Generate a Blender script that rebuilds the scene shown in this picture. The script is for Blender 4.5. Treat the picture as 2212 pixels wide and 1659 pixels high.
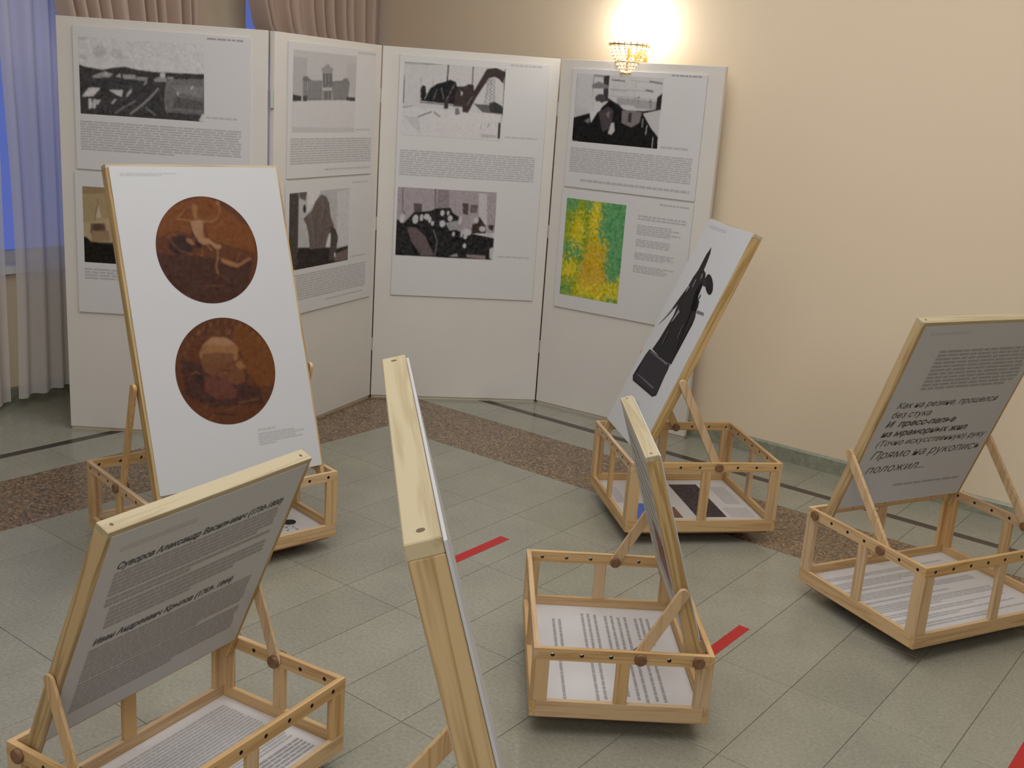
import bpy, bmesh, math, random
import numpy as np
from mathutils import Vector, Matrix
for o in list(bpy.data.objects): bpy.data.objects.remove(o, do_unlink=True)
S = bpy.context.scene; COL = S.collection
PI = math.pi
rad = math.radians
# ------------------------------------------------------------------ camera
# room axes: X runs along the beige wall (wall_right, Y = 4.907), the window wall is at X = -5.1
PHI, PITCH, ROLL, F = rad(-36.9655), rad(-14.8757), rad(4.008), 2347.6
def cam_matrix():
    c, s = math.cos(PHI), math.sin(PHI)
    def room(v): return Vector((v[0]*c + v[1]*s, -v[0]*s + v[1]*c, v[2]))
    fw = Vector((0, math.cos(PITCH), math.sin(PITCH))); r = Vector((1, 0, 0)); up = r.cross(fw)
    cr, sr = math.cos(ROLL), math.sin(ROLL)
    r2 = r*cr + up*sr; u2 = up*cr - r*sr
    R, U, Fw = room(r2), room(u2), room(fw)
    M = Matrix(((R.x, U.x, -Fw.x, 0), (R.y, U.y, -Fw.y, 0), (R.z, U.z, -Fw.z, 1.65), (0, 0, 0, 1)))
    return M
cd = bpy.data.cameras.new('camera'); cam = bpy.data.objects.new('camera', cd); COL.objects.link(cam)
cam.matrix_world = cam_matrix(); cd.sensor_width = 36; cd.lens = F/2212*36; cd.clip_start = .05; cd.clip_end = 60
S.camera = cam
S.view_settings.view_transform = 'Standard'; S.view_settings.look = 'None'; S.view_settings.gamma = 1
S.view_settings.use_curve_mapping = False; S.view_settings.exposure = -0.32
# ------------------------------------------------------------------ world: blue dusk outside the windows
W = bpy.data.worlds.new('dusk'); S.world = W; W.use_nodes = True
wn = W.node_tree.nodes; wn['Background'].inputs[0].default_value = (.13, .18, .55, 1); wn['Background'].inputs[1].default_value = .95
# ------------------------------------------------------------------ room lamps
def area(name, loc, sx, sy, power, col, rot=(0, 0, 0)):
    l = bpy.data.lights.new(name, 'AREA'); l.shape = 'RECTANGLE'; l.size = sx; l.size_y = sy; l.energy = power; l.color = col
    o = bpy.data.objects.new(name, l); o.location = loc; o.rotation_euler = rot; COL.objects.link(o); return o
area('ceiling_light_main', (-1.5, 2.2, 3.25), 3.6, 3.6, 118, (.985, .985, 1))
area('ceiling_light_near', (.7, -1.9, 2.9), 3.0, 2.2, 104, (.985, .985, 1), (rad(32), 0, rad(18)))
def lamp(name, loc, power, r=.09, col=(1, .93, .84)):
    l = bpy.data.lights.new(name, 'POINT'); l.energy = power; l.shadow_soft_size = r; l.color = col; o = bpy.data.objects.new(name, l); o.location = loc; COL.objects.link(o)
lamp('wall_lamp_light', (.55, 4.75, 2.1), 3)      # the next sconce of the row on the beige wall, outside the view
# ------------------------------------------------------------------ materials
MATS = {}
def nt(name):
    m = bpy.data.materials.new(name); m.use_nodes = True; t = m.node_tree
    return m, t.nodes, t.links, t.nodes['Principled BSDF']
def plain(name, col, rough=.6, metal=0, spec=.4, var=0, vs=6, bump=0, bs=80):
    if name in MATS: return MATS[name]
    m, n, l, b = nt(name)
    b.inputs['Base Color'].default_value = (*col, 1); b.inputs['Roughness'].default_value = rough; b.inputs['Metallic'].default_value = metal
    b.inputs['Specular IOR Level'].default_value = spec
    tc = n.new('ShaderNodeTexCoord')
    if var:
        no = n.new('ShaderNodeTexNoise'); no.inputs['Scale'].default_value = vs; no.inputs['Detail'].default_value = 5
        l.new(tc.outputs['Object'], no.inputs['Vector'])
        r = n.new('ShaderNodeValToRGB'); r.color_ramp.elements[0].position = .3; r.color_ramp.elements[1].position = .7
        r.color_ramp.elements[0].color = (*[c*(1-var) for c in col], 1); r.color_ramp.elements[1].color = (*[min(1, c*(1+var)) for c in col], 1)
        l.new(no.outputs[0], r.inputs[0]); l.new(r.outputs[0], b.inputs['Base Color'])
    if bump:
        nb = n.new('ShaderNodeTexNoise'); nb.inputs['Scale'].default_value = bs; l.new(tc.outputs['Object'], nb.inputs['Vector'])
        bp = n.new('ShaderNodeBump'); bp.inputs['Strength'].default_value = bump; bp.inputs['Distance'].default_value = .002
        l.new(nb.outputs[0], bp.inputs['Height']); l.new(bp.outputs[0], b.inputs['Normal'])
    MATS[name] = m; return m
def wood(name, axis, c1, c2, seed=0.0):
    """pine: growth lines stretched along one axis of the board"""
    if name in MATS: return MATS[name]
    m, n, l, b = nt(name)
    tc = n.new('ShaderNodeTexCoord'); mp = n.new('ShaderNodeMapping'); sc = [38, 38, 38]; sc[axis] = 1.6
    mp.inputs['Scale'].default_value = sc; mp.inputs['Location'].default_value = (seed, seed*1.7, seed*.6)
    l.new(tc.outputs['Object'], mp.inputs['Vector'])
    no = n.new('ShaderNodeTexNoise'); no.inputs['Scale'].default_value = 1; no.inputs['Detail'].default_value = 4; no.inputs['Distortion'].default_value = .6
    l.new(mp.outputs[0], no.inputs['Vector'])
    wv = n.new('ShaderNodeMath'); wv.operation = 'MULTIPLY'; wv.inputs[1].default_value = 7; l.new(no.outputs[0], wv.inputs[0])
    fr = n.new('ShaderNodeMath'); fr.operation = 'PINGPONG'; fr.inputs[1].default_value = 1; l.new(wv.outputs[0], fr.inputs[0])
    r = n.new('ShaderNodeValToRGB'); r.color_ramp.elements[0].color = (*c2, 1); r.color_ramp.elements[1].color = (*c1, 1)
    r.color_ramp.elements[0].position = .0; r.color_ramp.elements[1].position = .55
    l.new(fr.outputs[0], r.inputs[0])
    oi = n.new('ShaderNodeObjectInfo'); hs = n.new('ShaderNodeHueSaturation'); ms = n.new('ShaderNodeMapRange'); ms.inputs['To Min'].default_value = .90; ms.inputs['To Max'].default_value = 1.14
    l.new(oi.outputs['Random'], ms.inputs['Value']); l.new(ms.outputs[0], hs.inputs['Saturation']); l.new(r.outputs[0], hs.inputs['Color']); l.new(hs.outputs[0], b.inputs['Base Color'])
    b.inputs['Roughness'].default_value = .55; b.inputs['Specular IOR Level'].default_value = .3
    MATS[name] = m; return m
PINE1, PINE2 = (.60, .415, .225), (.47, .295, .145)
WX = wood('pine_x', 0, PINE1, PINE2); WY = wood('pine_y', 1, PINE1, PINE2, 3.1); WZ = wood('pine_z', 2, PINE1, PINE2, 5.7)
WZ2 = wood('pine_side_shaded', 2, (.52, .37, .185), (.34, .22, .09), 9.3)  # same pine for the side boards, their shading put in as darker colour
WX2 = wood('pine_top_lit', 0, (.48, .41, .27), (.40, .32, .195), 2.2)  # same pine for the top boards, paled to paint in the overhead light
KNOB = plain('knob_wood', (.20, .105, .05), .5, var=.3, vs=60)
PLUG = plain('plug', (.13, .075, .04), .6)
HOLE = plain('hole_dark', (.05, .03, .015), .9)
PLY = plain('plywood', (.42, .22, .11), .7, var=.2, vs=20)
SHEET = plain('print_sheet', (.52, .525, .535), .38, spec=.35)
BASEP = plain('base_print', (.63, .61, .60), .5, spec=.25)
FOAM = plain('foam_board', (.62, .61, .61), .5, spec=.3)
PANELM = plain('screen_laminate', (.66, .625, .575), .42, spec=.35, var=.02, vs=3)
EDGE = plain('screen_edge', (.55, .47, .36), .5)
METAL = plain('hinge_metal', (.55, .57, .55), .3, metal=.7)
WHEEL = plain('caster_rubber', (.03, .03, .03), .6)
INK1 = plain('ink_light', (.44, .43, .435), .5); INK2 = plain('ink_mid', (.34, .33, .335), .5); INK3 = plain('ink_dark', (.06, .06, .068), .5)
INKB = plain('ink_faint', (.47, .465, .47), .5)
TAPE = plain('red_tape', (.42, .016, .015), .45)
GOLD = plain('sconce_gold', (.75, .50, .18), .25, metal=1)
def wall_mat():
    m, n, l, b = nt('wall_paint'); tc = n.new('ShaderNodeTexCoord')
    no = n.new('ShaderNodeTexNoise'); no.inputs['Scale'].default_value = 1.2; no.inputs['Detail'].default_value = 3; l.new(tc.outputs['Object'], no.inputs['Vector'])
    r = n.new('ShaderNodeValToRGB'); r.color_ramp.elements[0].color = (.74, .61, .445, 1); r.color_ramp.elements[1].color = (.77, .64, .47, 1); l.new(no.outputs[0], r.inputs[0]); l.new(r.outputs[0], b.inputs['Base Color'])
    b.inputs['Roughness'].default_value = .75; b.inputs['Specular IOR Level'].default_value = .25
    nb = n.new('ShaderNodeTexNoise'); nb.inputs['Scale'].default_value = 140; l.new(tc.outputs['Object'], nb.inputs['Vector'])
    bp = n.new('ShaderNodeBump'); bp.inputs['Strength'].default_value = .08; bp.inputs['Distance'].default_value = .002; l.new(nb.outputs[0], bp.inputs['Height']); l.new(bp.outputs[0], b.inputs['Normal'])
    return m
WALL = wall_mat(); WHITE = plain('ceiling_white', (.8, .78, .74), .8)
def stone(name, cols, scale, rough, bump=0, per=.05):
    m, n, l, b = nt(name); tc = n.new('ShaderNodeTexCoord'); oi = n.new('ShaderNodeObjectInfo')
    gm = n.new('ShaderNodeNewGeometry')
    no = n.new('ShaderNodeTexNoise'); no.inputs['Scale'].default_value = scale; no.inputs['Detail'].default_value = 8; no.inputs['Roughness'].default_value = .7
    l.new(gm.outputs['Position'], no.inputs['Vector'])
    n2 = n.new('ShaderNodeTexNoise'); n2.inputs['Scale'].default_value = 4; n2.inputs['Detail'].default_value = 5; l.new(gm.outputs['Position'], n2.inputs['Vector'])
    r = n.new('ShaderNodeValToRGB'); e = r.color_ramp.elements
    pos = [.3 + .4*i/(len(cols)-1) for i in range(len(cols))]
    e[0].position = pos[0]; e[0].color = (*cols[0], 1); e[1].position = pos[-1]; e[1].color = (*cols[-1], 1)
    for p_, c_ in list(zip(pos, cols))[1:-1]: x = e.new(p_); x.color = (*c_, 1)
    l.new(no.outputs[0], r.inputs[0])
    mr = n.new('ShaderNodeMapRange'); mr.inputs['To Min'].default_value = 1-per; mr.inputs['To Max'].default_value = 1+per; l.new(oi.outputs['Random'], mr.inputs['Value'])
    m2 = n.new('ShaderNodeMapRange'); m2.inputs['From Min'].default_value = .3; m2.inputs['From Max'].default_value = .7; m2.inputs['To Min'].default_value = .92; m2.inputs['To Max'].default_value = 1.08; l.new(n2.outputs[0], m2.inputs['Value'])
    mm = n.new('ShaderNodeMath'); mm.operation = 'MULTIPLY'; l.new(mr.outputs[0], mm.inputs[0]); l.new(m2.outputs[0], mm.inputs[1])
    vm = n.new('ShaderNodeVectorMath'); vm.operation = 'SCALE'; l.new(r.outputs[0], vm.inputs[0]); l.new(mm.outputs[0], vm.inputs['Scale'])
    l.new(vm.outputs[0], b.inputs['Base Color'])
    rr = n.new('ShaderNodeMapRange'); rr.inputs['To Min'].default_value = rough*.85; rr.inputs['To Max'].default_value = rough*1.2; l.new(n2.outputs[0], rr.inputs['Value']); l.new(rr.outputs[0], b.inputs['Roughness'])
    b.inputs['Specular IOR Level'].default_value = .5
    return m
TILE = stone('floor_tile', [(.215, .206, .157), (.255, .245, .19), (.288, .278, .218), (.335, .322, .258)], 90, .24)
TILE2 = stone('floor_tile_pale', [(.25, .246, .19), (.29, .285, .225), (.335, .33, .265)], 60, .22)
GRAN = stone('granite', [(.05, .045, .04), (.11, .07, .038), (.24, .14, .07), (.15, .12, .09), (.38, .25, .13)], 48, .24, per=.02)
def speckle(m):
    n, l = m.node_tree.nodes, m.node_tree.links
    v = n.new('ShaderNodeTexVoronoi'); v.inputs['Scale'].default_value = 130; g = n.new('ShaderNodeNewGeometry'); l.new(g.outputs['Position'], v.inputs['Vector'])
    sp = n.new('ShaderNodeSeparateColor'); l.new(v.outputs['Color'], sp.inputs[0])
    r = [x for x in n if x.type == 'VALTORGB'][0]; l.new(sp.outputs[0], r.inputs[0])
    for e, p_ in zip(r.color_ramp.elements, (.0, .25, .55, .8, 1)): e.position = p_
speckle(GRAN)
DARKST = stone('dark_stone', [(.025, .015, .012), (.045, .028, .022)], 40, .2)
MARB = stone('green_marble', [(.17, .19, .13), (.25, .26, .19), (.33, .33, .25)], 28, .3)
GROUT = plain('grout', (.12, .115, .09), .7)
# ------------------------------------------------------------------ mesh helpers
def mesh_obj(name, bm, mat, parent=None, mw=None, smooth=False):
    me = bpy.data.meshes.new(name); bm.normal_update(); bm.to_mesh(me); bm.free()
    for mm in (mat if isinstance(mat, (list, tuple)) else [mat]): me.materials.append(mm)
    if smooth:
        for p in me.polygons: p.use_smooth = True
    o = bpy.data.objects.new(name, me); COL.objects.link(o)
    if parent is not None: o.parent = parent
    if mw is not None: o.matrix_local = mw
    return o
def empty(name, loc, rz=0):
    o = bpy.data.objects.new(name, None); o.location = loc; o.rotation_euler = (0, 0, rz); o.empty_display_size = .1; COL.objects.link(o); return o
def tag(o, label=None, cat=None, group=None, kind=None):
    if label: o['label'] = label
    if cat: o['category'] = cat
    if group: o['group'] = group
    if kind: o['kind'] = kind
    return o
def box(bm, a, b, bev=0):
    x0, y0, z0 = a; x1, y1, z1 = b
    v = [bm.verts.new(p) for p in ((x0,y0,z0),(x1,y0,z0),(x1,y1,z0),(x0,y1,z0),(x0,y0,z1),(x1,y0,z1),(x1,y1,z1),(x0,y1,z1))]
    fs = [bm.faces.new([v[i] for i in q]) for q in ((0,3,2,1),(4,5,6,7),(0,1,5,4),(1,2,6,5),(2,3,7,6),(3,0,4,7))]
    if bev:
        es = list({e for f in fs for e in f.edges}); bmesh.ops.bevel(bm, geom=es, offset=bev, segments=1, affect='EDGES')
def boxo(name, a, b, mat, parent=None, bev=.0012, mw=None):
    bm = bmesh.new(); box(bm, a, b, bev); return mesh_obj(name, bm, mat, parent, mw)
def prism(bm, pts, f, d):
    """outline pts (2D) mapped by f(x,y,depth) and extruded from depth 0 to d"""
    a = [bm.verts.new(f(x, y, 0)) for x, y in pts]; b = [bm.verts.new(f(x, y, d)) for x, y in pts]; n = len(pts)
    bm.faces.new(a); bm.faces.new(b[::-1])
    for i in range(n): bm.faces.new((a[i], b[i], b[(i+1) % n], a[(i+1) % n]))
    bmesh.ops.recalc_face_normals(bm, faces=bm.faces)
def disc(bm, f, r, d, n=16):
    prism(bm, [(r*math.cos(2*PI*i/n), r*math.sin(2*PI*i/n)) for i in range(n)], f, d)
def rail(bm, L, h, t, holes, r):
    """board 0..L x 0..t x 0..h (X, Y, Z) with round holes through Y at (x, z)"""
    hs = sorted(holes); cuts = [0]
    cells = []
    for i, (x, z) in enumerate(hs):
        a = 0 if i == 0 else (hs[i-1][0]+x)/2; b = L if i == len(hs)-1 else (hs[i+1][0]+x)/2
        a = max(a, x-h); b = min(b, x+h); cells.append((a, b, x, z))
    cur = 0
    def quad(a, b):
        if b-a > 1e-5:
            for y, fl in ((0, 0), (t, 1)):
                q = [(a, y, 0), (b, y, 0), (b, y, h), (a, y, h)]; vs = [bm.verts.new(p) for p in q]; bm.faces.new(vs if not fl else vs[::-1])
            for z, fl in ((0, 1), (h, 0)):
                q = [(a, 0, z), (b, 0, z), (b, t, z), (a, t, z)]; vs = [bm.verts.new(p) for p in q]; bm.faces.new(vs if not fl else vs[::-1])
    for a, b, x, z in cells:
        quad(cur, a); cur = b
        outer = [(b, z), (b, h), (x, h), (a, h), (a, z), (a, 0), (x, 0), (b, 0)]
        inner = [(x+r*math.cos(PI/4*k), z+r*math.sin(PI/4*k)) for k in range(8)]
        for y, fl in ((0, 0), (t, 1)):
            O = [bm.verts.new((p[0], y, p[1])) for p in outer]; I = [bm.verts.new((p[0], y, p[1])) for p in inner]
            for k in range(8):
                q = [I[k], O[k], O[(k+1) % 8], I[(k+1) % 8]]; bm.faces.new(q if not fl else q[::-1])
        for k in range(8):
            p, q = inner[k], inner[(k+1) % 8]
            f = bm.faces.new([bm.verts.new(v) for v in ((p[0], 0, p[1]), (q[0], 0, q[1]), (q[0], t, q[1]), (p[0], t, p[1]))]); f.material_index = 1
        for zz, fl in ((0, 1), (h, 0)):
            vs = [bm.verts.new(v) for v in ((a, 0, zz), (b, 0, zz), (b, t, zz), (a, t, zz))]; bm.faces.new(vs if not fl else vs[::-1])
    quad(cur, L)
    for xx, fl in ((0, 0), (L, 1)):
        vs = [bm.verts.new(v) for v in ((xx, 0, 0), (xx, 0, h), (xx, t, h), (xx, t, 0))]; bm.faces.new(vs if not fl else vs[::-1])
    bmesh.ops.remove_doubles(bm, verts=bm.verts, dist=1e-6); bmesh.ops.recalc_face_normals(bm, faces=bm.faces)
# ------------------------------------------------------------------ flat prints
def print_mat():
    m, n, l, b = nt('printed_picture'); a = n.new('ShaderNodeAttribute'); a.attribute_name = 'Col'
    l.new(a.outputs['Color'], b.inputs['Base Color']); b.inputs['Roughness'].default_value = .5; b.inputs['Specular IOR Level'].default_value = .15
    return m
PICM = print_mat()
def inside(px, py, poly):
    m = np.zeros(px.shape, bool); n = len(poly)
    for i in range(n):
        x0, y0 = poly[i]; x1, y1 = poly[(i+1) % n]
        if y0 == y1: continue
        c = ((y0 > py) != (y1 > py)) & (px < (x1-x0)*(py-y0)/(y1-y0)+x0); m ^= c
    return m
def smooth2(a, k=1):
    for _ in range(k):
        p = np.pad(a, ((1, 1), (1, 1), (0, 0)), mode='edge')
        a = (p[:-2, 1:-1]+p[2:, 1:-1]+p[1:-1, :-2]+p[1:-1, 2:]+2*p[1:-1, 1:-1])/6
    return a
def raster(key, nx, ny, bg, noise=.1, blur=1, streak=0, seed=1, chroma=0):
    rng = np.random.RandomState(seed); ss = 2
    X, Y = np.meshgrid((np.arange(nx*ss)+.5)/(nx*ss), (np.arange(ny*ss)+.5)/(ny*ss))
    img = np.ones((ny*ss, nx*ss, 3))*np.array(bg)
    for kind, col, w, pts in ART[key]:
        c = np.array(bg if col == 'bg' else (col if isinstance(col, tuple) else (col, col*.97, col*.98)))
        if kind == 'P': img[inside(X, Y, pts)] = c
        else:
            asp = ny/nx
            for (x0, y0), (x1, y1) in zip(pts[:-1], pts[1:]):
                dx, dy = x1-x0, (y1-y0)*asp; L2 = dx*dx+dy*dy+1e-9
                t = np.clip(((X-x0)*dx+(Y-y0)*asp*dy)/L2, 0, 1)
                d = np.hypot(X-x0-t*dx, (Y-y0)*asp-t*dy); img[d < w/2] = c
    img = img.reshape(ny, ss, nx, ss, 3).mean((1, 3))
    if chroma:      # dabbed brushwork: shift the colour patches about and tint them
        img = smooth2(img, 3); jx, jy = (smooth2(rng.rand(ny, nx, 1), 1)[..., 0]-.5, smooth2(rng.rand(ny, nx, 1), 2)[..., 0]-.5)
        J, I = np.meshgrid(np.arange(ny), np.arange(nx), indexing='ij')
        img = img[np.clip(J+(jy*70).astype(int), 0, ny-1), np.clip(I+(jx*26).astype(int), 0, nx-1)]
        img = img*(1+.5*(smooth2(rng.rand(ny, nx, 3), 2)-.5))+np.array([.04, .03, .0])*(rng.rand(ny, nx, 1) > .8)
    if noise:
        g = rng.rand(ny, nx, 1); g2 = smooth2(rng.rand(ny, nx, 1), 3)
        if streak: 
            for _ in range(streak): g[1:] = .6*g[1:]+.4*g[:-1]
        img = img+(noise*1.6*(g-.5)+noise*4*(g2-.5))*(.07+.35*img)
    return np.clip(smooth2(img, blur), 0, 1)
def picture(name, img, fn, parent, round_=False):
    """vertex grid carrying the printed colours; fn(nx,ny) -> local point"""
    ny, nx, _ = img.shape; verts = []; cols = []; idx = {}
    for j in range(ny):
        for i in range(nx):
            x, y = i/(nx-1), j/(ny-1)
            if round_ and (x-.5)**2+(y-.5)**2 > .25:
                d = math.hypot(x-.5, y-.5)
                if d > .5+1.3/nx: continue
                x, y = .5+(x-.5)*.5/d, .5+(y-.5)*.5/d
            idx[(i, j)] = len(verts); verts.append(fn(x, y)); cols.append(img[j, i])
    faces = [(idx[(i, j)], idx[(i, j+1)], idx[(i+1, j+1)], idx[(i+1, j)]) for j in range(ny-1) for i in range(nx-1)
             if all(k in idx for k in ((i, j), (i+1, j), (i+1, j+1), (i, j+1)))]
    me = bpy.data.meshes.new(name); me.from_pydata(verts, [], faces)
    ca = me.color_attributes.new('Col', 'FLOAT_COLOR', 'POINT'); ca.data.foreach_set('color', np.concatenate([np.array(cols), np.ones((len(cols), 1))], 1).ravel())
    me.materials.append(PICM); o = bpy.data.objects.new(name, me); COL.objects.link(o); o.parent = parent; return o
def text_lines(name, rect, rows, fn, parent, mat, seed=0, fill=.58, last=1.0, word=(.02, .075), gap=.012, ragged=0):
    """illegible small print: rows of word-long bars; rect=(x0,ytop,x1,ybottom) in plane units"""
    rnd = random.Random(seed); bm = bmesh.new(); x0, y0, x1, y1 = rect; dy = (y1-y0)/rows; sg = 1 if x1 > x0 else -1
    for r in range(rows):
        ya = y0+dy*r; yb = ya+dy*fill; x = x0; end = x1 if r < rows-1 else x0+(x1-x0)*last
        if ragged: end = x0+(end-x0)*(1-ragged*rnd.random())
        while (end-x)*sg > .006:
            w = min(rnd.uniform(*word), (end-x)*sg); xb = x+sg*w
            bm.faces.new([bm.verts.new(fn(*p)) for p in ((x, yb), (xb, yb), (xb, ya), (x, ya))]); x = xb+sg*gap
    return mesh_obj(name, bm, mat, parent)
def words(name, s, size, M, parent, mat, shear=.25, bold=0, width=None):
    """real lettering: M places the text plane (X reading direction, Y up)"""
    cu = bpy.data.curves.new(name, 'FONT'); cu.body = s; cu.size = size; cu.shear = shear; cu.offset = bold; cu.resolution_u = 2
    o = bpy.data.objects.new(name, cu); COL.objects.link(o)
    bpy.context.view_layer.update()
    me = bpy.data.meshes.new_from_object(o.evaluated_get(bpy.context.evaluated_depsgraph_get()))
    bpy.data.objects.remove(o, do_unlink=True)
    xs = [v.co.x for v in me.vertices]
    if width and xs:
        k = width/(max(xs)-min(xs))
        for v in me.vertices: v.co.x = (v.co.x-min(xs))*k
    me.materials.clear(); me.materials.append(mat)
    t = bpy.data.objects.new(name, me); COL.objects.link(t); t.parent = parent; t.matrix_local = M; return t
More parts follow.
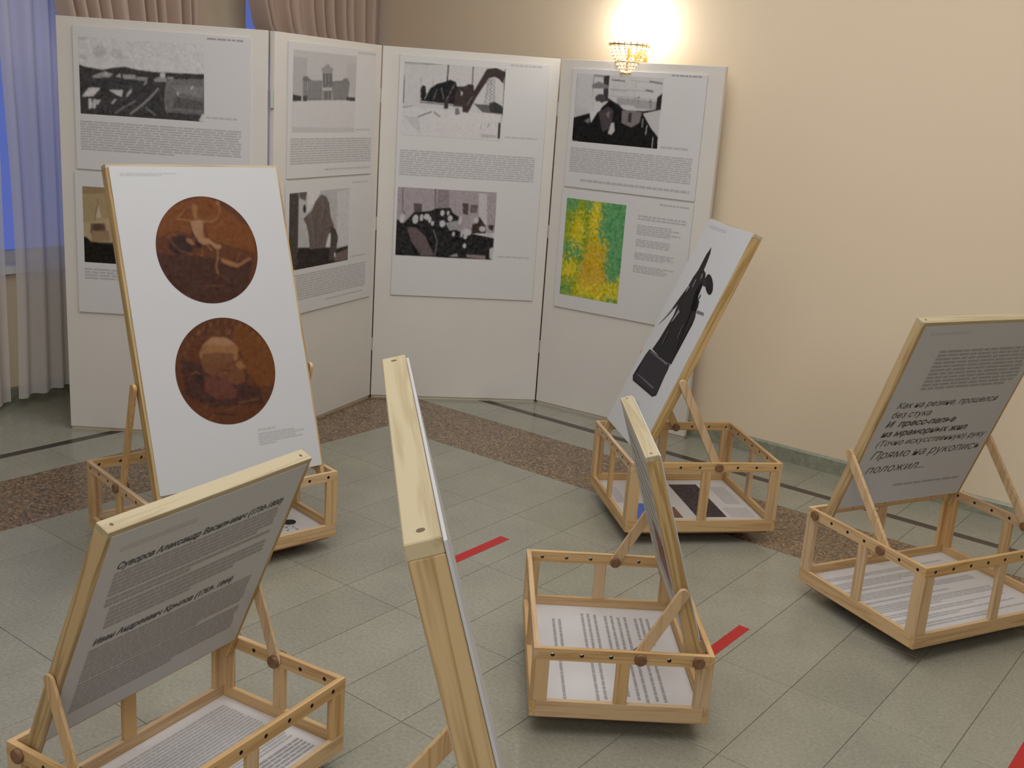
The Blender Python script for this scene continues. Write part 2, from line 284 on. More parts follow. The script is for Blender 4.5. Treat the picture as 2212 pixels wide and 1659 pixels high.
ART={
 'town':[
  ('P',0.52,0,[(0.081,0.022),(0.077,0.034),(0.071,0.041),(0.06,0.05),(0.047,0.053),(0.032,0.056),(0.019,0.053),(0.008,0.05),(0,0.041),(-0.002,0.031),(0.002,0.022),(0.009,0.013),(0.019,0.006),(0.034,0.003),(0.047,0),(0.06,0.003),(0.071,0.006),(0.079,0.016)]),
  ('P',0.47,0,[(0.222,0.172),(0.218,0.2),(0.209,0.225),(0.194,0.244),(0.175,0.253),(0.156,0.256),(0.137,0.25),(0.124,0.234),(0.115,0.212),(0.111,0.184),(0.115,0.159),(0.126,0.134),(0.141,0.116),(0.158,0.103),(0.177,0.1),(0.195,0.109),(0.209,0.125),(0.218,0.147)]),
  ('P',0.5,0,[(0.352,0.181),(0.348,0.2),(0.34,0.216),(0.327,0.231),(0.31,0.237),(0.295,0.241),(0.278,0.234),(0.267,0.225),(0.258,0.209),(0.256,0.191),(0.259,0.172),(0.267,0.153),(0.28,0.141),(0.295,0.131),(0.312,0.131),(0.329,0.134),(0.34,0.147),(0.35,0.162)]),
  ('P',0.5,0,[(0.062,0.256),(0.06,0.269),(0.055,0.278),(0.045,0.287),(0.034,0.294),(0.021,0.294),(0.009,0.291),(0.002,0.284),(-0.004,0.275),(-0.006,0.266),(-0.004,0.253),(0.002,0.244),(0.011,0.234),(0.023,0.228),(0.034,0.228),(0.045,0.231),(0.055,0.237),(0.06,0.247)]),
  ('P',0.52,0,[(0.412,0.228),(0.41,0.237),(0.4,0.244),(0.385,0.25),(0.367,0.256),(0.348,0.256),(0.329,0.256),(0.316,0.253),(0.306,0.247),(0.303,0.241),(0.306,0.231),(0.316,0.225),(0.331,0.219),(0.348,0.212),(0.367,0.212),(0.385,0.212),(0.4,0.216),(0.41,0.222)]),
  ('P',0.05,0,[(-0.015,0.353),(0.053,0.384),(0.19,0.409),(0.273,0.372),(0.37,0.35),(0.466,0.378),(0.603,0.391),(0.81,0.384),(1.017,0.375),(1.017,1.028),(-0.028,1.028)]),
  ('P',0.16,0,[(0.692,0.475),(1.017,0.437),(1.017,0.891),(0.682,0.881)]),
  ('P',0.22,0,[(0.726,0.538),(0.989,0.544),(0.989,0.688),(0.774,0.644)]),
  ('P',0.1,0,[(0.767,0.691),(0.989,0.734),(0.989,0.847),(0.739,0.841)]),
  ('P',0.3,0,[(0.105,0.497),(0.203,0.428),(0.273,0.456),(0.244,0.503),(0.113,0.525)]),
  ('P',0.45,0,[(0.188,0.487),(0.218,0.428),(0.237,0.481)]),
  ('P',0.42,0,[(0.291,0.487),(0.327,0.437),(0.333,0.494)]),
  ('P',0.34,0,[(0.348,0.453),(0.451,0.447),(0.451,0.503),(0.353,0.503)]),
  ('P',0.28,0,[(0.457,0.469),(0.547,0.469),(0.539,0.516),(0.457,0.513)]),
  ('P',0.3,0,[(0.596,0.484),(0.645,0.447),(0.699,0.453),(0.692,0.509),(0.602,0.519)]),
  ('P',0.5,0,[(0.645,0.403),(0.686,0.391),(0.686,0.453),(0.65,0.456)]),
  ('P',0.3,0,[(0.707,0.441),(0.756,0.441),(0.748,0.469),(0.707,0.472)]),
  ('P',0.3,0,[(0.511,0.575),(0.526,0.522),(0.543,0.525),(0.526,0.572)]),
  ('P',0.56,0,[(0.017,0.775),(0.075,0.65),(0.169,0.647),(0.107,0.759)]),
  ('P',0.6,0,[(0.07,0.797),(0.094,0.791),(0.098,0.912),(0.07,0.928)]),
  ('P',0.55,0,[(0.107,0.8),(0.132,0.797),(0.126,0.909),(0.102,0.919)]),
  ('P',0.5,0,[(0.135,0.806),(0.169,0.797),(0.147,0.862),(0.133,0.862)]),
  ('P',0.52,0,[(0.233,0.663),(0.348,0.653),(0.336,0.744),(0.295,0.722)]),
  ('P',0.4,0,[(0.248,0.841),(0.28,0.769),(0.295,0.778),(0.265,0.844)]),
  ('P',0.42,0,[(0.37,0.734),(0.385,0.678),(0.421,0.619),(0.414,0.675),(0.385,0.734)]),
  ('L',0.2,0.0102,[(0.278,0.962),(0.355,0.872),(0.447,0.784)]),
  ('L',0.26,0.0139,[(0.402,0.959),(0.502,0.822),(0.551,0.75),(0.63,0.606)]),
  ('L',0.22,0.0093,[(0.528,0.866),(0.605,0.947)]),
  ('L',0.4,0.0037,[(0.695,0.916),(0.682,0.747),(0.692,0.588),(0.741,0.481)]),
  ('P',0.5,0,[(0.782,0.634),(0.795,0.622),(0.791,0.678),(0.78,0.672)]),
  ('P',0.5,0,[(0.885,0.588),(0.902,0.534),(0.914,0.541),(0.897,0.591)]),
  ('L',0.25,0.0046,[(0.703,0.891),(0.989,0.903)]),
  ('P','bg',0,[(0.985,0.894),(1.017,0.878),(1.017,1.028),(0.953,0.981)]),
 ],
 'church':[
  ('P',(0.36,0.27,0.15),0,[(-0.013,-0.024),(0.566,-0.056),(0.546,0.62),(-0.039,0.656)]),
  ('P',(0.42,0.33,0.2),0,[(-0.033,0.49),(0.556,0.353),(0.546,0.688),(-0.043,0.757)]),
  ('P',(0.28,0.2,0.11),0,[(0.003,-0.006),(0.566,-0.056),(0.562,0.056),(0,0.107)]),
  ('L',(0.05,0.04,0.03),0.0054,[(0.217,0.16),(0.22,0.243)]),
  ('P',(0.5,0.42,0.3),0,[(0.207,0.243),(0.23,0.24),(0.266,0.404),(0.161,0.409)]),
  ('P',(0.1,0.06,0.04),0,[(0.207,0.243),(0.22,0.243),(0.178,0.409),(0.148,0.478)]),
  ('P',(0.16,0.09,0.06),0,[(0.112,0.481),(0.312,0.469),(0.329,0.599),(0.099,0.614)]),
  ('P',(0.3,0.2,0.12),0,[(0.128,0.579),(0.365,0.564),(0.382,0.697),(0.105,0.73)]),
  ('P',(0.1,0.06,0.04),0,[(0.286,0.519),(0.28,0.537),(0.266,0.552),(0.247,0.564),(0.224,0.573),(0.197,0.573),(0.174,0.57),(0.155,0.561),(0.141,0.546),(0.138,0.528),(0.145,0.51),(0.158,0.496),(0.178,0.484),(0.201,0.475),(0.227,0.475),(0.25,0.478),(0.27,0.49),(0.28,0.501)]),
  ('P',(0.012,0.01,0.008),0,[(-0.056,0.641),(0.053,0.668),(0.105,0.721),(0.398,0.721),(0.546,0.688),(0.536,1.027),(-0.072,1.027)]),
 ],
 'palace':[
  ('P',0.5,0,[(0.006,0.008),(1.002,0.008),(0.99,0.586),(-0.008,0.628)]),
  ('P',0.42,0,[(0.008,0.097),(0.208,0.097),(0.198,0.572),(0.002,0.578)]),
  ('P',0.46,0,[(0.825,0.117),(0.994,0.103),(0.987,0.497),(0.838,0.503)]),
  ('P',0.58,0,[(-0.008,0.622),(0.511,0.597),(0.99,0.6),(0.983,0.994),(-0.012,0.994)]),
  ('P',0.5,0,[(-0.012,0.936),(0.981,0.942),(0.983,0.994),(-0.012,0.994)]),
  ('P',0.2,0,[(0.145,0.344),(0.235,0.339),(0.297,0.361),(0.441,0.353),(0.447,0.594),(0.15,0.606)]),
  ('P',0.2,0,[(0.59,0.353),(0.776,0.333),(0.888,0.344),(0.863,0.572),(0.607,0.581)]),
  ('P',0.3,0,[(0.426,0.206),(0.478,0.175),(0.499,0.15),(0.541,0.147),(0.563,0.178),(0.613,0.2),(0.597,0.261),(0.443,0.269)]),
  ('P',0.16,0,[(0.443,0.267),(0.597,0.256),(0.592,0.592),(0.459,0.594)]),
  ('P',0.17,0,[(0.239,0.344),(0.237,0.356),(0.227,0.367),(0.216,0.375),(0.198,0.381),(0.181,0.381),(0.166,0.378),(0.152,0.372),(0.143,0.361),(0.139,0.35),(0.143,0.339),(0.15,0.328),(0.164,0.319),(0.179,0.314),(0.197,0.314),(0.214,0.317),(0.227,0.322),(0.237,0.333)]),
  ('P',0.2,0,[(0.865,0.328),(0.863,0.339),(0.855,0.35),(0.842,0.356),(0.825,0.361),(0.807,0.361),(0.79,0.358),(0.776,0.353),(0.769,0.344),(0.765,0.336),(0.767,0.325),(0.776,0.314),(0.788,0.308),(0.805,0.303),(0.823,0.303),(0.84,0.306),(0.854,0.311),(0.863,0.319)]),
  ('L',0.48,0.004,[(0.16,0.378),(0.16,0.492)]),
  ('L',0.45,0.0033,[(0.158,0.503),(0.158,0.589)]),
  ('L',0.48,0.004,[(0.189,0.375),(0.189,0.489)]),
  ('L',0.45,0.0033,[(0.187,0.503),(0.187,0.589)]),
  ('L',0.48,0.004,[(0.218,0.375),(0.218,0.489)]),
  ('L',0.45,0.0033,[(0.216,0.5),(0.216,0.586)]),
  ('L',0.48,0.004,[(0.247,0.372),(0.247,0.486)]),
  ('L',0.45,0.0033,[(0.247,0.5),(0.247,0.586)]),
  ('L',0.48,0.004,[(0.277,0.369),(0.276,0.486)]),
  ('L',0.45,0.0033,[(0.276,0.497),(0.276,0.586)]),
  ('L',0.48,0.004,[(0.306,0.369),(0.306,0.483)]),
  ('L',0.45,0.0033,[(0.304,0.497),(0.304,0.583)]),
  ('L',0.48,0.004,[(0.335,0.367),(0.335,0.483)]),
  ('L',0.45,0.0033,[(0.335,0.494),(0.335,0.583)]),
  ('L',0.48,0.004,[(0.366,0.367),(0.366,0.481)]),
  ('L',0.45,0.0033,[(0.366,0.494),(0.366,0.581)]),
  ('L',0.48,0.004,[(0.397,0.364),(0.397,0.481)]),
  ('L',0.45,0.0033,[(0.395,0.492),(0.395,0.581)]),
  ('L',0.48,0.004,[(0.426,0.361),(0.426,0.478)]),
  ('L',0.45,0.0033,[(0.426,0.492),(0.426,0.581)]),
  ('L',0.42,0.0033,[(0.618,0.378),(0.617,0.469)]),
  ('L',0.42,0.0029,[(0.617,0.483),(0.615,0.569)]),
  ('L',0.42,0.0033,[(0.645,0.375),(0.645,0.469)]),
  ('L',0.42,0.0029,[(0.644,0.483),(0.644,0.567)]),
  ('L',0.42,0.0033,[(0.674,0.375),(0.672,0.467)]),
  ('L',0.42,0.0029,[(0.672,0.481),(0.672,0.567)]),
  ('L',0.42,0.0033,[(0.703,0.372),(0.701,0.467)]),
  ('L',0.42,0.0029,[(0.701,0.481),(0.701,0.567)]),
  ('L',0.42,0.0033,[(0.732,0.372),(0.73,0.467)]),
  ('L',0.42,0.0029,[(0.73,0.478),(0.728,0.564)]),
  ('L',0.42,0.0033,[(0.761,0.369),(0.759,0.464)]),
  ('L',0.42,0.0029,[(0.759,0.478),(0.757,0.564)]),
  ('L',0.42,0.0033,[(0.79,0.367),(0.788,0.464)]),
  ('L',0.42,0.0029,[(0.788,0.475),(0.788,0.561)]),
  ('L',0.42,0.0033,[(0.819,0.367),(0.817,0.461)]),
  ('L',0.42,0.0029,[(0.817,0.475),(0.817,0.561)]),
  ('L',0.42,0.0033,[(0.848,0.364),(0.846,0.461)]),
  ('L',0.42,0.0029,[(0.846,0.472),(0.846,0.561)]),
  ('L',0.55,0.0033,[(0.491,0.275),(0.493,0.425)]),
  ('L',0.55,0.0033,[(0.545,0.272),(0.547,0.422)]),
  ('L',0.55,0.0036,[(0.478,0.486),(0.478,0.586)]),
  ('L',0.55,0.0036,[(0.539,0.483),(0.539,0.583)]),
  ('L',0.55,0.0036,[(0.593,0.481),(0.593,0.583)]),
  ('P',0.45,0,[(0.453,0.436),(0.592,0.431),(0.593,0.472),(0.455,0.478)]),
  ('P',0.05,0,[(-0.01,0.539),(0.129,0.558),(0.129,0.619),(-0.008,0.622)]),
  ('P',0.07,0,[(0.148,0.558),(0.22,0.547),(0.21,0.617),(0.15,0.619)]),
  ('P',0.06,0,[(0.84,0.539),(0.988,0.542),(0.985,0.592),(0.83,0.586)]),
  ('L',0.1,0.0087,[(0.229,0.6),(0.447,0.586)]),
  ('L',0.12,0.0072,[(0.607,0.581),(0.817,0.575)]),
  ('L',0.3,0.0018,[(0.247,0.217),(0.245,0.339)]),
  ('L',0.35,0.0018,[(0.262,0.217),(0.26,0.339)]),
  ('L',0.3,0.0022,[(0.42,0.197),(0.416,0.247)]),
  ('L',0.35,0.0014,[(0.655,0.189),(0.647,0.283)]),
  ('L',0.3,0.0014,[(0.792,0.231),(0.792,0.325)]),
 ],
 'sculpture':[
  ('P',0.45,0,[(-0.006,0.003),(1.016,-0.003),(1.036,1.006),(0.104,0.994)]),
  ('P',0.55,0,[(0.775,0.033),(1.018,0.022),(0.992,0.792),(0.799,0.781)]),
  ('P',(0.07,0.055,0.05),0,[(-0.022,0.008),(0.143,0.008),(0.149,1.017),(-0.004,0.992)]),
  ('P',(0.13,0.1,0.09),0,[(0.143,0.003),(0.275,0.006),(0.255,0.122),(0.161,0.078)]),
  ('P',(0.05,0.04,0.04),0,[(0.263,0.225),(0.263,0.244),(0.259,0.261),(0.253,0.272),(0.245,0.278),(0.235,0.278),(0.227,0.269),(0.221,0.258),(0.215,0.239),(0.213,0.219),(0.215,0.2),(0.219,0.183),(0.225,0.172),(0.233,0.167),(0.241,0.167),(0.249,0.175),(0.257,0.189),(0.261,0.206)]),
  ('P',0.62,0,[(0.275,-0.003),(0.506,0.003),(0.382,0.197),(0.283,0.278)]),
  ('P',(0.03,0.022,0.02),0,[(0.143,0.708),(0.333,0.733),(0.679,0.778),(0.801,0.808),(0.992,0.792),(1,1.014),(0.104,1.008)]),
  ('P',(0.14,0.11,0.1),0,[(0.221,0.347),(0.353,0.258),(0.414,0.136),(0.508,0.058),(0.592,0.086),(0.643,0.181),(0.675,0.367),(0.739,0.492),(0.705,0.556),(0.639,0.6),(0.596,0.767),(0.333,0.758),(0.313,0.575),(0.279,0.442)]),
  ('P',(0.08,0.06,0.055),0,[(0.679,0.486),(0.757,0.533),(0.813,0.647),(0.783,0.833),(0.753,0.964),(0.651,0.947),(0.679,0.753)]),
  ('P',0.6,0,[(0.681,0.592),(0.679,0.764),(0.612,0.764),(0.625,0.664)]),
  ('L',(0.05,0.04,0.035),0.0053,[(0.462,0.164),(0.42,0.394),(0.446,0.733)]),
  ('L',(0.3,0.26,0.23),0.0042,[(0.526,0.119),(0.548,0.275),(0.518,0.378)]),
  ('L',(0.05,0.04,0.035),0.0053,[(0.596,0.214),(0.536,0.458),(0.528,0.744)]),
  ('L',(0.28,0.24,0.21),0.0037,[(0.339,0.308),(0.375,0.517),(0.396,0.728)]),
  ('L',(0.3,0.26,0.22),0.0032,[(0.143,0.681),(0.139,0.936)]),
  ('P',(0.16,0.12,0.11),0,[(0.751,0.883),(0.994,0.833),(0.992,1),(0.753,0.983)]),
  ('P',0.6,0,[(0.749,0.856),(0.777,0.872),(0.769,0.925),(0.751,0.908)]),
  ('L',(0.28,0.24,0.22),0.0032,[(0.793,0.619),(0.813,0.703),(0.765,0.789)]),
 ],
 'ironworks':[
  ('P',0.55,0,[(-0.004,0.003),(0.998,-0.022),(1,0.635),(-0.004,0.61)]),
  ('P',0.6,0,[(-0.012,0.61),(1,0.635),(0.994,0.975),(-0.008,0.956)]),
  ('P',0.4,0,[(0,0),(0.335,-0.022),(0.377,0.017),(0,0.039)]),
  ('P',0.3,0,[(0.18,-0.017),(0.292,-0.019),(0.294,0.019),(0.182,0.025)]),
  ('L',0.02,0.0115,[(0.002,0.193),(0.006,0.552)]),
  ('L',0.12,0.0038,[(0.168,0.196),(0.172,0.555)]),
  ('L',0.02,0.0131,[(0.431,-0.008),(0.427,0.218)]),
  ('L',0.04,0.01,[(0.677,-0.006),(0.673,0.254),(0.694,0.367)]),
  ('L',0.2,0.0038,[(0.292,0.213),(0.288,0.309)]),
  ('P',0.02,0,[(0.174,0.34),(0.19,0.301),(0.219,0.318),(0.23,0.453),(0.174,0.478)]),
  ('P',0.015,0,[(0.23,0.414),(0.269,0.331),(0.331,0.268),(0.398,0.24),(0.455,0.202),(0.513,0.229),(0.53,0.307),(0.567,0.381),(0.567,0.539),(0.176,0.517),(0.182,0.467)]),
  ('P',(0.05,0.035,0.035),0,[(0.528,0.287),(0.6,0.279),(0.64,0.246),(0.691,0.251),(0.694,0.367),(0.654,0.569),(0.497,0.564)]),
  ('P',(0.05,0.035,0.035),0,[(0.592,0.633),(0.586,0.478),(0.687,0.351),(0.809,0.025),(0.899,-0.003),(0.994,0.047),(0.981,0.213),(0.934,0.149),(0.892,0.124),(0.836,0.149),(0.77,0.304),(0.72,0.425),(0.648,0.638)]),
  ('P',(0.05,0.035,0.035),0,[(0.404,0.494),(0.451,0.481),(0.449,0.599),(0.408,0.602)]),
  ('L',0.5,0.0023,[(0.505,0.251),(0.424,0.492)]),
  ('L',0.5,0.0023,[(0.373,0.32),(0.4,0.475)]),
  ('L',0.4,0.0031,[(0.683,0.409),(0.634,0.53)]),
  ('P',0.5,0,[(0.563,0.343),(0.588,0.37),(0.573,0.42)]),
  ('L',0.4,0.0054,[(0.211,0.494),(0.25,0.373)]),
  ('L',0.3,0.0038,[(0.296,0.494),(0.333,0.345)]),
  ('L',0.2,0.0154,[(0.176,0.536),(0.402,0.544)]),
  ('L',0.3,0.0115,[(0.004,0.622),(0.095,0.591)]),
  ('L',0.15,0.0096,[(0.46,0.547),(0.582,0.555)]),
  ('P',0.2,0,[(0.518,0.583),(0.553,0.577),(0.571,0.666),(0.522,0.68)]),
  ('P',0.12,0,[(0.7,0.506),(0.988,0.517),(0.985,0.627),(0.791,0.616)]),
  ('P',0.04,0,[(0.849,0.492),(0.905,0.456),(0.988,0.517),(0.985,0.616),(0.87,0.608)]),
  ('L',0.02,0.0085,[(0.996,-0.003),(0.992,0.635)]),
  ('L',0.02,0.0231,[(0.969,0.757),(0.967,0.953)]),
  ('L',0.1,0.0054,[(0.986,0.638),(0.985,0.746)]),
  ('P',0.55,0,[(0.899,0.133),(0.975,0.235),(0.986,0.478),(0.913,0.467)]),
  ('L',0.12,0.0115,[(0.162,0.732),(0.286,0.657)]),
  ('L',0.25,0.0154,[(0.315,0.66),(0.368,0.713)]),
  ('L',0.2,0.0038,[(0.779,0.845),(0.791,0.785)]),
  ('L',0.1,0.0054,[(0.849,0.818),(0.868,0.757)]),
  ('L',0.25,0.0031,[(0.928,0.79),(0.934,0.751)]),
  ('P',0.52,0,[(0.006,0.727),(0.162,0.743),(0.191,0.967),(0.103,0.867)]),
  ('P',0.45,0,[(0.781,0.914),(0.94,0.92),(0.942,0.959),(0.791,0.964)]),
  ('L',0.1,0.0027,[(0.814,0.16),(0.859,0.204)]),
  ('L',0.1,0.0027,[(0.857,0.157),(0.816,0.207)]),
  ('L',0.08,0.0031,[(0.843,0.157),(0.892,0.202)]),
  ('L',0.08,0.0031,[(0.888,0.155),(0.845,0.204)]),
  ('L',0.1,0.0027,[(0.812,0.21),(0.857,0.251)]),
  ('L',0.1,0.0027,[(0.855,0.204),(0.814,0.254)]),
  ('L',0.08,0.0031,[(0.845,0.204),(0.894,0.249)]),
  ('L',0.08,0.0031,[(0.892,0.202),(0.847,0.251)]),
  ('L',0.1,0.0027,[(0.81,0.257),(0.855,0.298)]),
  ('L',0.1,0.0027,[(0.853,0.251),(0.812,0.301)]),
  ('L',0.08,0.0031,[(0.847,0.251),(0.896,0.296)]),
  ('L',0.08,0.0031,[(0.894,0.249),(0.849,0.298)]),
  ('L',0.1,0.0027,[(0.807,0.304),(0.853,0.345)]),
  ('L',0.1,0.0027,[(0.851,0.298),(0.81,0.351)]),
  ('L',0.08,0.0031,[(0.849,0.298),(0.897,0.343)]),
  ('L',0.08,0.0031,[(0.896,0.296),(0.851,0.345)]),
  ('L',0.1,0.0027,[(0.805,0.351),(0.849,0.392)]),
  ('L',0.1,0.0027,[(0.847,0.345),(0.807,0.398)]),
  ('L',0.08,0.0031,[(0.851,0.345),(0.899,0.39)]),
  ('L',0.08,0.0031,[(0.897,0.343),(0.853,0.392)]),
  ('L',0.1,0.0027,[(0.803,0.398),(0.847,0.439)]),
  ('L',0.1,0.0027,[(0.845,0.392),(0.805,0.445)]),
  ('L',0.08,0.0031,[(0.853,0.392),(0.901,0.436)]),
  ('L',0.08,0.0031,[(0.899,0.39),(0.855,0.439)]),
  ('L',0.1,0.0027,[(0.801,0.445),(0.845,0.489)]),
  ('L',0.1,0.0027,[(0.843,0.442),(0.803,0.492)]),
  ('L',0.08,0.0031,[(0.855,0.439),(0.903,0.483)]),
  ('L',0.08,0.0031,[(0.901,0.436),(0.857,0.486)]),
  ('L',0.1,0.0027,[(0.799,0.492),(0.843,0.536)]),
  ('L',0.1,0.0027,[(0.841,0.489),(0.801,0.539)]),
  ('L',0.08,0.0031,[(0.857,0.486),(0.905,0.53)]),
  ('L',0.08,0.0031,[(0.903,0.483),(0.859,0.533)]),
  ('L',0.1,0.0027,[(0.797,0.539),(0.841,0.583)]),
  ('L',0.1,0.0027,[(0.839,0.536),(0.799,0.586)]),
  ('L',0.08,0.0031,[(0.859,0.533),(0.907,0.577)]),
  ('L',0.08,0.0031,[(0.905,0.53),(0.861,0.58)]),
  ('L',0.06,0.0035,[(0.836,0.149),(0.799,0.616)]),
  ('L',0.06,0.0035,[(0.892,0.135),(0.907,0.586)]),
  ('L',0.08,0.0031,[(0.863,0.146),(0.853,0.569)]),
 ],
 'workers':[
  ('P',(0.36,0.31,0.33),0,[(-0.004,0),(0.996,-0.017),(1.002,0.602),(-0.015,0.568)]),
  ('P',0.5,0,[(0.813,0.031),(0.898,0.033),(0.913,0.543),(0.827,0.348)]),
  ('L',(0.12,0.09,0.1),0.0081,[(0.052,0.017),(0.058,0.343),(0.094,0.396)]),
  ('P',(0.1,0.08,0.08),0,[(0.165,0.226),(0.248,0.223),(0.25,0.404),(0.177,0.368)]),
  ('L',(0.1,0.07,0.08),0.0106,[(0.377,0),(0.385,0.295)]),
  ('P',(0.25,0.21,0.23),0,[(0.4,0.008),(0.515,0.011),(0.525,0.284),(0.402,0.292)]),
  ('P',(0.08,0.06,0.06),0,[(0.656,0.187),(0.717,0.187),(0.719,0.357),(0.665,0.34)]),
  ('P',(0.14,0.11,0.11),0,[(0.737,0.201),(0.813,0.201),(0.804,0.318),(0.735,0.323)]),
  ('P',0.02,0,[(-0.01,0.457),(0.075,0.518),(0.169,0.357),(0.342,0.32),(0.387,0.284),(0.538,0.262),(0.565,0.337),(0.629,0.387),(0.613,0.588),(0.769,0.621),(0.996,0.671),(0.994,0.997),(-0.008,0.989)]),
  ('P',(0.05,0.035,0.03),0,[(0.763,0.465),(0.837,0.37),(0.904,0.499),(0.908,0.61),(0.762,0.621)]),
  ('P',(0.13,0.1,0.1),0,[(0.108,0.582),(0.206,0.574),(0.31,0.721),(0.396,0.972),(0.265,0.975),(0.158,0.777)]),
  ('P',0.015,0,[(0.258,0.526),(0.385,0.649),(0.429,0.813),(0.412,0.983),(0.362,0.875),(0.292,0.677)]),
  ('L',0.4,0.0033,[(0.375,0.593),(0.419,0.758),(0.402,0.961)]),
  ('P',0.03,0,[(0.625,0.476),(0.623,0.499),(0.615,0.518),(0.604,0.535),(0.588,0.543),(0.573,0.546),(0.558,0.538),(0.544,0.524),(0.537,0.504),(0.533,0.482),(0.535,0.46),(0.54,0.44),(0.554,0.423),(0.567,0.415),(0.583,0.412),(0.598,0.421),(0.612,0.435),(0.621,0.454)]),
  ('P',0.3,0,[(0.494,0.485),(0.654,0.429),(0.658,0.563),(0.537,0.593)]),
  ('P',0.33,0,[(0.704,0.37),(0.788,0.362),(0.787,0.485),(0.694,0.471)]),
  ('P',0.5,0,[(0.081,0.457),(0.077,0.479),(0.071,0.499),(0.063,0.513),(0.056,0.518),(0.048,0.515),(0.04,0.507),(0.037,0.493),(0.035,0.471),(0.035,0.448),(0.038,0.426),(0.044,0.407),(0.052,0.393),(0.06,0.387),(0.067,0.39),(0.075,0.398),(0.079,0.415),(0.081,0.435)]),
  ('P',0.5,0,[(0.219,0.46),(0.215,0.482),(0.21,0.499),(0.2,0.513),(0.19,0.518),(0.181,0.518),(0.171,0.507),(0.165,0.493),(0.162,0.471),(0.162,0.448),(0.165,0.426),(0.173,0.407),(0.181,0.396),(0.192,0.387),(0.202,0.39),(0.21,0.398),(0.217,0.415),(0.219,0.435)]),
  ('P',0.5,0,[(0.267,0.429),(0.265,0.446),(0.262,0.46),(0.256,0.471),(0.25,0.476),(0.244,0.474),(0.238,0.468),(0.235,0.457),(0.235,0.44),(0.235,0.423),(0.237,0.407),(0.24,0.393),(0.246,0.382),(0.252,0.379),(0.258,0.379),(0.263,0.384),(0.265,0.398),(0.267,0.412)]),
  ('P',0.5,0,[(0.335,0.418),(0.331,0.432),(0.325,0.443),(0.315,0.451),(0.306,0.457),(0.294,0.454),(0.285,0.446),(0.279,0.435),(0.273,0.421),(0.273,0.407),(0.277,0.393),(0.283,0.379),(0.292,0.37),(0.302,0.368),(0.313,0.37),(0.323,0.376),(0.329,0.387),(0.333,0.401)]),
  ('P',0.5,0,[(0.35,0.457),(0.348,0.471),(0.344,0.485),(0.34,0.493),(0.335,0.496),(0.329,0.496),(0.325,0.49),(0.321,0.479),(0.319,0.465),(0.321,0.451),(0.323,0.435),(0.327,0.423),(0.331,0.415),(0.337,0.409),(0.342,0.409),(0.346,0.418),(0.35,0.426),(0.352,0.44)]),
  ('P',0.5,0,[(0.379,0.504),(0.377,0.515),(0.373,0.524),(0.369,0.532),(0.363,0.535),(0.358,0.532),(0.354,0.529),(0.35,0.521),(0.348,0.51),(0.348,0.499),(0.35,0.487),(0.354,0.476),(0.36,0.471),(0.363,0.468),(0.369,0.468),(0.375,0.474),(0.377,0.482),(0.379,0.493)]),
  ('P',0.5,0,[(0.477,0.348),(0.475,0.362),(0.471,0.373),(0.465,0.382),(0.458,0.387),(0.452,0.384),(0.444,0.379),(0.44,0.368),(0.438,0.357),(0.438,0.34),(0.44,0.326),(0.446,0.315),(0.452,0.306),(0.458,0.304),(0.465,0.304),(0.471,0.309),(0.475,0.32),(0.477,0.334)]),
  ('P',0.5,0,[(0.492,0.504),(0.488,0.521),(0.483,0.535),(0.475,0.543),(0.463,0.549),(0.454,0.546),(0.446,0.54),(0.438,0.526),(0.435,0.51),(0.435,0.493),(0.438,0.476),(0.444,0.462),(0.452,0.454),(0.463,0.448),(0.473,0.451),(0.481,0.46),(0.488,0.471),(0.492,0.487)]),
  ('P',0.5,0,[(0.527,0.343),(0.525,0.354),(0.523,0.362),(0.519,0.37),(0.515,0.373),(0.51,0.373),(0.508,0.368),(0.504,0.359),(0.504,0.348),(0.504,0.337),(0.506,0.326),(0.508,0.318),(0.512,0.309),(0.515,0.306),(0.521,0.309),(0.523,0.312),(0.527,0.32),(0.527,0.331)]),
  ('P',0.5,0,[(0.56,0.421),(0.558,0.435),(0.552,0.446),(0.546,0.457),(0.538,0.46),(0.529,0.457),(0.523,0.451),(0.517,0.44),(0.515,0.426),(0.515,0.412),(0.517,0.396),(0.523,0.384),(0.529,0.376),(0.537,0.37),(0.544,0.373),(0.552,0.379),(0.558,0.39),(0.56,0.404)]),
  ('P',0.5,0,[(0.658,0.432),(0.654,0.454),(0.65,0.474),(0.644,0.487),(0.638,0.496),(0.633,0.493),(0.629,0.485),(0.627,0.471),(0.625,0.448),(0.627,0.426),(0.629,0.404),(0.633,0.384),(0.638,0.37),(0.644,0.365),(0.65,0.365),(0.654,0.373),(0.658,0.39),(0.658,0.409)]),
  ('P',0.5,0,[(0.829,0.426),(0.825,0.443),(0.819,0.457),(0.812,0.465),(0.804,0.468),(0.796,0.468),(0.788,0.46),(0.783,0.448),(0.779,0.435),(0.779,0.418),(0.781,0.404),(0.787,0.39),(0.794,0.382),(0.802,0.376),(0.812,0.379),(0.819,0.384),(0.825,0.396),(0.827,0.412)]),
  ('P',0.5,0,[(0.677,0.63),(0.675,0.649),(0.671,0.666),(0.667,0.677),(0.662,0.682),(0.658,0.682),(0.654,0.674),(0.652,0.663),(0.652,0.646),(0.652,0.627),(0.654,0.607),(0.658,0.591),(0.663,0.579),(0.667,0.574),(0.671,0.574),(0.675,0.582),(0.677,0.593),(0.677,0.61)]),
  ('P',0.5,0,[(0.76,0.61),(0.756,0.627),(0.746,0.641),(0.733,0.649),(0.717,0.652),(0.702,0.649),(0.687,0.641),(0.677,0.627),(0.669,0.61),(0.667,0.593),(0.673,0.577),(0.681,0.563),(0.694,0.554),(0.71,0.552),(0.725,0.554),(0.74,0.563),(0.752,0.577),(0.758,0.593)]),
